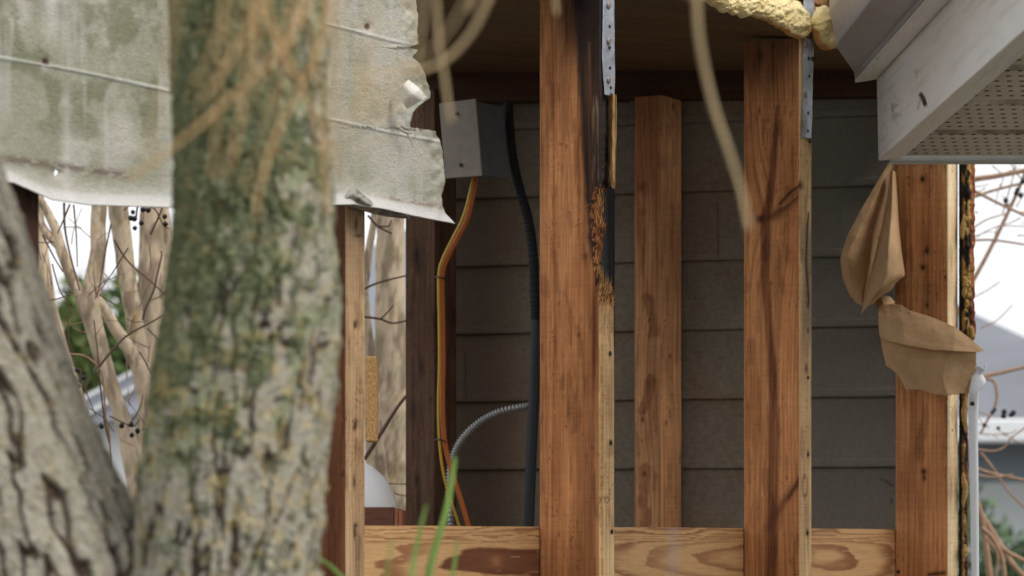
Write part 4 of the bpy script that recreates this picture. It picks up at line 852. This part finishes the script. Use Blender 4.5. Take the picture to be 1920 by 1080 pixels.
for i in range(11):
    x0 = rng.uniform(335, 650); b = rng.uniform(-90, 60); L = rng.uniform(120, 380); TW.append(([(x0, 0), (x0 + b * .15, L * .25), (x0 + b * .45, L * .55), (x0 + b * .8, L * .8), (x0 + b * 1.2, L)], rng.uniform(1.45, 1.7), rng.uniform(3, 4.2)))
for i, (pts, Y, w) in enumerate(TW):
    x0 = pts[0][0]; Y = Y * .92; w = w * 1.25; dx = (pts[0][0] - pts[1][0]) / max(20, pts[1][1] - pts[0][1]); full = [(x0 + dx * 300 + (520 - x0) * .3, -2000), (x0 + dx * 260 + (520 - x0) * .12, -1000), (x0 + dx * 200 + (520 - x0) * .04, -500), (x0 + dx * 120, -220), (x0 + dx * 45, -60)] + pts
    n = 120; p3 = [P(x, y, Y) for x, y in full]; p3 = np.array(p3); rad = np.interp(np.linspace(0, 1, len(p3)), [0, .3, 1], [w * .5 * Y / F * 1.6, w * .5 * Y / F * 1.15, w * .5 * Y / F * .8])
    tube('twig', p3, rad, paltw if i in (5, 6, 7, 8, 9, 10, 13) else M['twig'], tree, 6, n)

# ---------------------------------------------------------------- grass blades at the front
gc = thing('tall_grass', 'clump of long thin green grass blades in front of the sill board', 'grass clump', (P(815, 1015, 2.3)[0], 2.3, 0))
for (pts, w, Y) in (([(700, 6000), (745, 3000), (765, 2000), (778, 1500), (788, 1250), (798, 1120), (812, 1040), (836, 960), (850, 880), (853, 855)], 15, 2.5), ([(720, 6000), (735, 3000), (745, 2000), (752, 1500), (758, 1250), (766, 1120), (776, 1050), (790, 985), (800, 945)], 10, 2.3), ([(740, 6000), (780, 3000), (805, 2000), (825, 1500), (835, 1250), (843, 1120), (852, 1060), (858, 1010)], 9, 2.45),
                    ([(690, 6000), (705, 3000), (715, 2000), (712, 1500), (700, 1250), (675, 1130), (650, 1094), (622, 1064), (592, 1042)], 12, 2.6), ([(680, 6000), (690, 3000), (698, 2000), (706, 1500), (714, 1250), (720, 1130), (728, 1060), (735, 1010)], 7, 2.0)):
    p = cr([P(x, y, Y) for x, y in pts], 160); n = len(p); wid = w / F * Y / 2 * np.sqrt(np.clip(1 - np.linspace(0, 1, n) ** 4, 0, 1)); tdir = np.gradient(p, axis=0); tdir /= np.linalg.norm(tdir, axis=1)[:, None]
    sd_ = np.cross(tdir, [0, 1, 0]); V = np.stack([p - sd_ * wid[:, None], p + np.array([0, .0008, 0]), p + sd_ * wid[:, None]], 1); grid('blade', V, M['leaf'], gc, None, thick=.0004)

# ---------------------------------------------------------------- trees behind
def bcol(V, seed=0):
    px, py = proj(V); c = lin((196, 176, 152)) * (.8 + .35 * fbm(px / 22., py / 60., 501 + seed, 4)[..., None]); c = mix(c, lin((118, 98, 82)), .7 * ss(.48, .64, fbm(px / 12., py / 40., 502 + seed, 3)))
    c = mix(c, lin((190, 166, 112)), .6 * ss(.66, .74, fbm(px / 8., py / 14., 503 + seed, 3))); c = mix(c, lin((120, 134, 104)), .4 * ss(.6, .7, fbm(px / 5., py / 8., 504 + seed, 2))); return c
def dense(pts, w):      # long gaps get extra points so the spline cannot overshoot
    q, ww = [pts[0]], [w[0]]
    for i in range(1, len(pts)):
        (x0, y0), (x1, y1) = pts[i - 1], pts[i]; k = max(1, int(math.hypot(x1 - x0, y1 - y0) // 90))
        for j in range(1, k + 1): t = j / k; q.append((x0 + (x1 - x0) * t, y0 + (y1 - y0) * t)); ww.append(w[i - 1] + (w[i] - w[i - 1]) * t)
    return q, ww
def rough_tube(name, pts, w, Y, parent, seed, nc=28, n=160):
    pts, w = dense(pts, w); n = max(n, 6 * len(pts))
    p = np.array([P(x, y, Y) for x, y in pts]); V, pc = tubev(p, np.array(w) * .5 * Y / F, nc, n); px, py = proj(V); cen = pc[:, None]
    V = cen + (V - cen) * (1 + .22 * (fbm(px / 26., py / 34., seed, 3) - .5))[..., None]; return grid(name, V, M['smooth'], parent, bcol(V, seed), closed=True)
def stemtube(name, pts, w, Y, parent, m, n=40):
    if max(abs(pts[i][1] - pts[i - 1][1]) for i in range(1, len(pts))) > 250: pts = dense(pts, [1] * len(pts))[0]; n = max(n, 4 * len(pts))
    return tube(name, [P(x, y, Y) for x, y in pts], np.array(w if isinstance(w, list) else [w, w * .6]) * .5 * Y / F, m, parent, 7, n)
def berry(x, y, Y, parent, r=6.):
    k, V, Fc = 10, [], []
    for i in range(7):
        ph = math.pi * i / 6
        for j in range(k): th = 2 * math.pi * j / k; V.append(P(x, y, Y) + r * Y / F * (1 + .12 * rng.uniform(-1, 1)) * np.array([math.sin(ph) * math.cos(th), math.sin(ph) * math.sin(th), math.cos(ph)]))
    for i in range(6):
        for j in range(k): Fc.append((i * k + j, i * k + (j + 1) % k, (i + 1) * k + (j + 1) % k, (i + 1) * k + j))
    return obj('berry', V, Fc, M['berry'], parent)
YB = 5.9
t1 = thing('crape_myrtle', 'smooth pale multi stemmed tree forking behind the left bay, between the two front trunks', 'tree', (P(230, 0, YB)[0], YB, 0))
GB = HY + ZC / YB * F
rough_tube('trunk', [(330, GB), (290, 1300), (262, 960), (248, 870), (233, 800), (206, 715), (188, 655), (170, 590), (162, 552)], [95, 60, 36, 33, 32, 30, 33, 38, 44], YB, t1, 511)
rough_tube('branch', [(164, 575), (176, 520), (184, 470), (184, 420), (186, 380), (190, 250), (180, -200)], [40, 36, 30, 29, 30, 26, 12], YB, t1, 512)
rough_tube('branch', [(158, 560), (140, 535), (126, 500), (112, 460), (104, 430), (88, 396), (60, 340), (20, 200)], [26, 22, 22, 20, 18, 15, 13, 8], YB, t1, 513)
rough_tube('branch', [(110, 460), (90, 440), (72, 412), (50, 380)], [18, 16, 14, 12], YB, t1, 514)
rough_tube('branch', [(300, 900), (266, 710), (250, 670), (236, 645), (214, 612), (196, 580), (172, 545)], [40, 30, 28, 26, 22, 19, 15], YB + .12, t1, 515)
rough_tube('branch', [(330, 1250), (300, 840), (266, 700), (252, 600), (238, 520), (230, 450), (222, 395), (205, 250), (190, -200)], [60, 46, 36, 33, 34, 36, 38, 34, 20], YB + .2, t1, 516)
t2 = thing('crape_myrtle', 'broad cream coloured trunk right behind the crape myrtle stems, beside the green trunk', 'tree', (P(290, 0, 6.6)[0], 6.6, 0))
rough_tube('trunk', [(300, HY + ZC / 6.6 * F), (290, 900), (292, 700), (288, 560), (284, 450), (286, 380), (290, -100)], [90, 70, 66, 58, 46, 44, 36], 6.6, t2, 521)
rough_tube('branch', [(300, 560), (318, 500), (316, 440), (308, 380), (300, 200)], [30, 24, 18, 15, 10], 6.5, t2, 522)
t3 = thing('crape_myrtle', 'slender cream stem just right of the grey leaning trunk', 'tree', (P(80, 0, 6.3)[0], 6.3, 0))
rough_tube('trunk', [(190, HY + ZC / 6.3 * F), (150, 800), (120, 680), (98, 600), (84, 520), (74, 450), (70, 380), (66, -100)], [60, 40, 32, 30, 28, 26, 24, 18], 6.3, t3, 531)
t4 = thing('background_tree', 'pale speckled trunk seen through the gap between left stud and dark corner post', 'tree', (P(732, 0, 6.3)[0], 6.3, 0))
rough_tube('trunk', [(735, HY + ZC / 6.3 * F), (732, 900), (733, 700), (731, 550), (732, 400), (735, 100), (740, -200)], [110, 76, 66, 56, 52, 46, 30], 6.3, t4, 541, nc=48, n=300)
rough_tube('branch', [(712, 980), (700, 800), (692, 680), (682, 560), (690, 480), (700, 420), (708, 330)], [44, 34, 28, 20, 16, 13, 9], 6.1, t4, 542)
for pts, w in (([(676, 545), (710, 530), (765, 516)], 5), ([(680, 594), (712, 598), (736, 606), (768, 600)], 5), ([(714, 598), (728, 584), (738, 572)], 3.5), ([(690, 404), (708, 424), (735, 438)], 5), ([(708, 424), (728, 424), (734, 412)], 3.5), ([(683, 862), (716, 810), (745, 764), (768, 735)], 9), ([(700, 906), (768, 908)], 3), ([(700, 900), (740, 925), (768, 930)], 3)):
    stemtube('twig', pts, w, 5.7, t4, M['stem'], 20)
# vine with berries, left
v1 = thing('berry_vine', 'thin dark vine with clusters of black berries among the pale stems on the left', 'vine', (P(215, 0, 5.6)[0], 5.6, 0))
YV = 5.6
stemtube('stem', [(215, HY + ZC / YV * F), (208, 1000), (206, 830), (198, 780), (194, 720), (186, 690), (160, 668), (132, 664)], [9, 8, 7, 5, 4, 4], YV, v1, M['vine'], 70)
for pts, w in (([(205, 830), (196, 790), (190, 740), (186, 700), (182, 650), (176, 600)], 4), ([(184, 690), (212, 655), (240, 628), (280, 606), (320, 584)], 5), ([(268, 600), (272, 580), (288, 545), (296, 510), (303, 480), (302, 470)], 5),
               ([(150, 690), (160, 730), (180, 780)], 3), ([(205, 780), (230, 792), (250, 800), (262, 785)], 3), ([(120, 380), (122, 430), (132, 480), (150, 545)], 5), ([(138, 384), (143, 440), (145, 500)], 3.5), ([(131, 383), (118, 415), (108, 437)], 4),
               ([(208, 420), (196, 480), (186, 540), (178, 560)], 3.5), ([(80, 440), (100, 480), (118, 510)], 4), ([(98, 495), (112, 545), (126, 565), (136, 590)], 3), ([(70, 560), (100, 562), (130, 552)], 3), ([(214, 450), (240, 490), (285, 530), (318, 560)], 4), ([(128, 580), (128, 630), (138, 670)], 3),
               ([(186, 552), (205, 565), (226, 575)], 3.5), ([(240, 465), (215, 505), (188, 545)], 3), ([(276, 616), (300, 640), (312, 655)], 3), ([(262, 660), (284, 700), (294, 726)], 3), ([(240, 800), (262, 765), (268, 740)], 3), ([(232, 395), (248, 380)], 3), ([(282, 440), (296, 410), (305, 388)], 5), ([(255, 410), (262, 380), (290, 392), (305, 420), (318, 430)], 4)):
    stemtube('stem', pts, w, YV, v1, M['stem'], 24)
for i in range(46):
    x = rng.uniform(75, 300); y = rng.uniform(400, 860); a = rng.gauss(-1.57, .9); l = rng.uniform(25, 80)
    stemtube('stem', [(x, y), (x + l * .5 * math.cos(a) + rng.uniform(-5, 5), y + l * .5 * math.sin(a) + rng.uniform(-5, 5)), (x + l * math.cos(a), y + l * math.sin(a))], rng.uniform(1.2, 2.4), YV + rng.uniform(-.15, .15), v1, M['stem'] if i % 3 else M['vine'], 10)
for (x, y) in ((144, 694), (157, 708), (149, 714), (146, 724), (190, 799), (228, 798), (246, 796), (258, 808), (247, 816), (249, 398), (252, 410), (245, 409), (265, 418), (253, 428), (309, 406), (310, 420), (278, 394), (268, 393)): berry(x, y, YV - .02, v1, rng.uniform(4.2, 5.6))
# branches on the right
tr = thing('bare_bush', 'bare tan branches with dark berries against the sky right of the far stud', 'bush', (P(1880, 0, 7.4)[0], 7.4, 0))
YR = 7.4
stemtube('trunk', [(1990, HY + ZC / YR * F), (1870, 1180), (1856, 1080), (1846, 1000), (1836, 950), (1810, 880)], [60, 40, 30, 22, 14, 8], YR, tr, M['vine'], 60)
BR = [([(1770, 640), (1815, 545), (1850, 480), (1880, 420), (1912, 350), (1940, 280)], 9), ([(1800, 345), (1830, 336), (1870, 330), (1930, 318)], 12), ([(1800, 372), (1830, 368), (1860, 358), (1930, 340)], 7), ([(1800, 345), (1835, 362), (1870, 380), (1930, 408)], 7), ([(1815, 452), (1860, 450), (1930, 460)], 5),
      ([(1815, 435), (1850, 412), (1890, 400)], 3.5), ([(1880, 400), (1900, 330), (1905, 300)], 3), ([(1895, 305), (1910, 330), (1935, 350)], 3), ([(1860, 310), (1880, 330), (1876, 352)], 2.5), ([(1820, 560), (1850, 545), (1875, 528)], 2.5), ([(1838, 615), (1870, 600), (1898, 572)], 2.5), ([(1830, 445), (1870, 425), (1925, 425)], 2.5),
      ([(1828, 722), (1848, 706), (1880, 698), (1930, 686)], 9), ([(1846, 710), (1864, 716), (1869, 745), (1862, 770), (1850, 790), (1838, 815)], 6), ([(1828, 842), (1862, 846), (1884, 838), (1895, 822), (1925, 800)], 4), ([(1828, 878), (1868, 890), (1930, 902)], 7), ([(1828, 890), (1860, 895), (1900, 890)], 5), ([(1838, 848), (1862, 878), (1890, 920), (1930, 960)], 5),
      ([(1828, 950), (1852, 985), (1880, 1030), (1900, 1060), (1925, 1085)], 14), ([(1870, 1018), (1890, 1036), (1930, 1056)], 11), ([(1840, 990), (1862, 1010), (1880, 1050), (1885, 1100)], 10), ([(1850, 1010), (1870, 1040), (1866, 1090)], 6)]
for pts, w in BR: stemtube('branch', pts, [w, w * .75], YR + rng.uniform(-.2, .2), tr, M['vine'], 30)
for i in range(26):
    x = rng.uniform(1825, 1915); y = rng.choice([rng.uniform(300, 470), rng.uniform(690, 960)]); a = rng.uniform(0, 6.28); l = rng.uniform(18, 55)
    stemtube('twig', [(x, y), (x + l * .5 * math.cos(a) + rng.uniform(-5, 5), y + l * .5 * math.sin(a) + rng.uniform(-5, 5)), (x + l * math.cos(a), y + l * math.sin(a))], rng.uniform(1.6, 2.8), YR + rng.uniform(-.2, .2), tr, M['vine'], 10)
for (x, y) in ((1886, 376), (1888, 386), (1908, 356), (1914, 366), (1905, 362), (1918, 340), (1861, 773), (1865, 768), (1846, 797), (1883, 772), (1882, 780), (1900, 774), (1896, 778), (1872, 803)): berry(x, y, YR - .05, tr, rng.uniform(3.8, 5.6))

# ---------------------------------------------------------------- small things in the left gap
bl = mat('rough scrap block', lin((186, 146, 96)), rough=.9, bump=.8, bs=(400, 400, 250), var=.3)
a_, b_ = P(684, 668, 4.45), P(705, 828, 4.45)
V, f = boxvf((a_ + b_) / 2 + [0, .02, 0], ((b_[0] - a_[0]) / 2, 0, 0), (.0, .02, 0), (.0, 0, (a_[2] - b_[2]) / 2)); V = [v + np.array([.0012 if v[2] > 1.7 else -.0012, 0, 0.]) for v in V]
o = obj('scrap_block', V, f, bl, frame, smooth=False); md = o.modifiers.new('b', 'BEVEL'); md.width = .0015; o['label'] = 'rough sawn scrap block fixed behind the left stud'
dw = mat('white dome plastic', lin((251, 252, 254)), rough=.35)
Yd = 5.15; n = 40; th = np.linspace(0, 2 * np.pi, 48, endpoint=False)[None]; ph = np.linspace(0.02, np.pi * .62, n)[:, None]; c0 = P(638, 965, Yd + .0); R = 106 * Yd / F
V = np.stack([c0[0] + R * np.sin(ph) * np.cos(th), c0[1] + R * np.sin(ph) * np.sin(th), c0[2] + R * np.cos(ph) + 0 * th], -1)
o = grid('white_dome', V, dw, None, None, closed=True, thick=.003); tag(o, 'smooth white dome peeping out right of the left stud, resting on a brown box', 'dome')
wb = thing('wooden_box', 'dark brown wooden box edge behind the sill board under the white dome', 'box', P(660, 1100, 5.15))
db = mat('dark brown board', lin((104, 66, 50)), rough=.6, bump=.2, bs=(40, 40, 300), var=.2); lb = mat('split board end', lin((160, 104, 74)), rough=.8, bump=.5, bs=(300, 300, 40), var=.25)
a_, b_ = P(560, 951, 5.05), P(739, 1100, 5.05); box('front_board', (a_ + b_) / 2, ((b_[0] - a_[0]) / 2, 0, 0), (0, .01, 0), (0, 0, (a_[2] - b_[2]) / 2), db, wb)
box('top_board', [(a_[0] + b_[0]) / 2, 5.15, a_[2] - .004], ((b_[0] - a_[0]) / 2, 0, 0), (0, .089, 0), (0, 0, .004), db, wb)
for k, (x0, x1, yy_) in enumerate(((740, 747, 953), (748, 755, 956))):
    a_, b_ = P(x0, yy_, 5.05), P(x1, 1100, 5.05); box('end_board', [(a_[0] + b_[0]) / 2, 5.14, (a_[2] + b_[2]) / 2], ((b_[0] - a_[0]) / 2, 0, 0), (0, .1, 0), (0, 0, (a_[2] - b_[2]) / 2), lb, wb, .0008)
# post that carries the box (below the picture)
box('post', [P(650, 0, 5.15)[0], 5.17, P(0, 1100, 5.15)[2] / 2], (.03, 0, 0), (0, .03, 0), (0, 0, P(0, 1100, 5.15)[2] / 2), db, wb)

# ---------------------------------------------------------------- houses far behind
def prism(name, pts_front, d, m, parent): # extrude a front polygon by vector d
    n = len(pts_front); V = [np.array(p, float) for p in pts_front] + [np.array(p, float) + d for p in pts_front]
    Fc = [tuple(range(n))[::-1] if False else tuple(range(n)), tuple(range(2 * n - 1, n - 1, -1))] + [(i, i + n, (i + 1) % n + n, (i + 1) % n) for i in range(n)]
    return obj(name, V, Fc, m, parent, smooth=False)
shg = mat('grey shingle roof', lin((118, 121, 127)), rough=.9, bump=.4, bs=(3, 3, 3), var=.12, vs=(1.5, 1.5, 6))
whs = mat('white painted boards', lin((226, 228, 230)), rough=.6, var=.04, bs=(1, 1, 1))
gws = mat('blue grey siding', lin((120, 128, 136)), rough=.7, var=.1, bs=(1, 1, 8))
lgs = mat('pale grey wall', lin((186, 190, 190)), rough=.8, var=.05, bs=(1, 1, 1))
YH = 25.
h = thing('house', 'blurred house with grey roof and white gutter at the right edge', 'house', (P(1900, 0, YH)[0], YH, 0))
rp_ = [P(1700, 520, YH + 3), P(2100, 722, YH + 3)]
V = [P(1600, 786, YH), P(2500, 786, YH), P(2500, 900, YH + 6) + [0, 0, 0], P(1880, 0, YH)]
e0, e1 = P(1500, 786, YH), P(2500, 786, YH); r0, r1 = P(1500, 440, YH + 3.5), P(1640, 500, YH + 3.5); hip = P(2180, 786, YH + 3.5)
# hip roof: ridge falls to the right along the hip edge
Vr = [e0, P(2260, 786, YH), P(1720, 540, YH + 3.5), P(1500, 540, YH + 3.5), P(1500, 786, YH + 7), P(2260, 786, YH + 7)]
obj('roof', Vr, [(0, 1, 2, 3), (1, 5, 2), (5, 4, 3, 2), (0, 3, 4), (0, 4, 5, 1)], shg, h, smooth=False)
a_, b_ = P(1480, 786, YH - .15), P(2270, 830, YH - .15); box('gutter', (a_ + b_) / 2, ((b_[0] - a_[0]) / 2, 0, 0), (0, .08, 0), (0, 0, (a_[2] - b_[2]) / 2), whs, h, .02)
a_, b_ = P(1500, 826, YH + .4), P(2240, 905, YH + .4); box('upper_wall', (a_ + b_) / 2 + [0, 2, 0], ((b_[0] - a_[0]) / 2, 0, 0), (0, 2, 0), (0, 0, (a_[2] - b_[2]) / 2), gws, h, 0)
a_ = P(1500, 905, YH + .38); zz = a_[2]; x0_, x1_ = a_[0], P(2240, 0, YH)[0]; box('lower_wall', [(x0_ + x1_) / 2, YH + 2.38, zz / 2], ((x1_ - x0_) / 2, 0, 0), (0, 2, 0), (0, 0, zz / 2), lgs, h, 0)
def hedge(name, cx, cy, wx, wy, hz, n, seed, col, label, cat, leaf=.05):
    r_ = random.Random(seed); V, Fc = [], []
    for i in range(n):
        while True:
            x, y, z = r_.uniform(-1, 1), r_.uniform(-1, 1), r_.uniform(0, 1)
            if x * x * .6 + y * y * .6 + max(0, z - .6) ** 2 * 3 < 1: break
        p = np.array([cx + x * wx, cy + y * wy, .02 + z * hz * (1 + .12 * math.sin(x * 9 + seed))]); l = leaf * r_.uniform(.6, 1.4); a = np.array([r_.gauss(0, 1), r_.gauss(0, 1), r_.gauss(0, 1)]); a /= np.linalg.norm(a); b = np.cross(a, [r_.gauss(0, 1), r_.gauss(0, 1), r_.gauss(0, 1)]); b /= np.linalg.norm(b); k = len(V)
        V += [p - a * l, p + b * l * .5, p + a * l, p - b * l * .5]; Fc.append((k, k + 1, k + 2, k + 3))
    mt = mat(name + ' leaves', lin(col), rough=.8, var=.35, bs=(4, 4, 4)); t = thing(name, label, cat, (cx, cy, 0)); obj('foliage', V, Fc, mt, t, smooth=False)
    tube('stem', [(cx, cy, 0), (cx + .02, cy, hz * .5), (cx, cy, hz * .85)], [.05, .03, .01], M['stem'], t, 7, 8); return t
hedge('hedge', P(1960, 0, 20)[0], 20., 1.9, .6, ZC + .22, 12000, 5, (84, 104, 74), 'dark green hedge in front of the blurred house at the lower right', 'hedge')
# striped pale roof / white wall house on the left
YL = 21.
h2 = thing('house', 'pale house with striped grey roof slope and white wall behind the left stems', 'house', (P(420, 0, YL)[0], YL, 0))
def Q(x, y, dy=0.): return P(x, y, YL + dy)
r2m = mat('pale metal roof', lin((170, 174, 184)), rough=.6, var=.06, bs=(1, 1, 1))
rf = [Q(120, 760), Q(765, 400), Q(1100, 400), Q(1100, 640), Q(420, 700), Q(120, 800)]
prism('roof', [Q(100, 778), Q(760, 430), Q(1100, 430), Q(1100, 560), Q(700, 640), Q(330, 755), Q(100, 815)], np.array([0, 1.5, .0]), r2m, h2)
for k in range(2): prism('roof_trim', [Q(95, 775 + 34 * k, -.06), Q(330, 650 + 28 * k, -.06), Q(330, 657 + 28 * k, -.06), Q(95, 783 + 34 * k, -.06)], np.array([0, .05, 0]), whs, h2)
z_ = Q(0, 760)[2]; x0_, x1_ = Q(60, 0)[0], Q(1120, 0)[0]
prism('wall', [Q(60, 800, .3), Q(330, 756, .3), Q(700, 642, .3), Q(1120, 562, .3), [x1_, YL + .3, 0], [x0_, YL + .3, 0]], np.array([0, 1., 0]), whs, h2)
gd = Q(200, 700)
hedge('shrub', P(145, 0, 24)[0], 24., .5, .5, ZC + (HY - 620) / F * 24, 7000, 8, (96, 112, 60), 'bright green leafy shrub beyond the pale stems on the left', 'shrub', .07)
hedge('shrub', P(232, 0, 23)[0], 23., .16, .3, ZC + (HY - 610) / F * 23, 3000, 9, (84, 104, 56), 'taller narrow green shrub behind the middle of the pale stems', 'shrub', .06)
# distant bare tree haze of twigs
tb = thing('distant_tree', 'faint bare tree top against the white sky behind the left stems', 'tree', (P(150, 0, 28)[0], 28, 0))
fm_ = mat('far twig', lin((150, 140, 136)), rough=.9)
tube('trunk', [P(165, HY + ZC / 28 * F, 28), P(160, 700, 28), P(158, 560, 28)], [.03, .02, .01], M['stem'], tb, 7, 10)
parts = []
for i in range(90):
    x = 160 + rng.gauss(0, 22); a = rng.gauss(0, .7); l = rng.uniform(50, 150); parts.append(tubevf([P(160 + rng.uniform(-6, 6), rng.uniform(600, 680), 28), P(x, 600 - l * .3, 28), P(x + l * .6 * math.sin(a), 610 - l * math.cos(a) * .8, 28)], [.010, .006, .003], 4, 8))
V, f = joinvf(parts); obj('branches', V, f, fm_, tb)
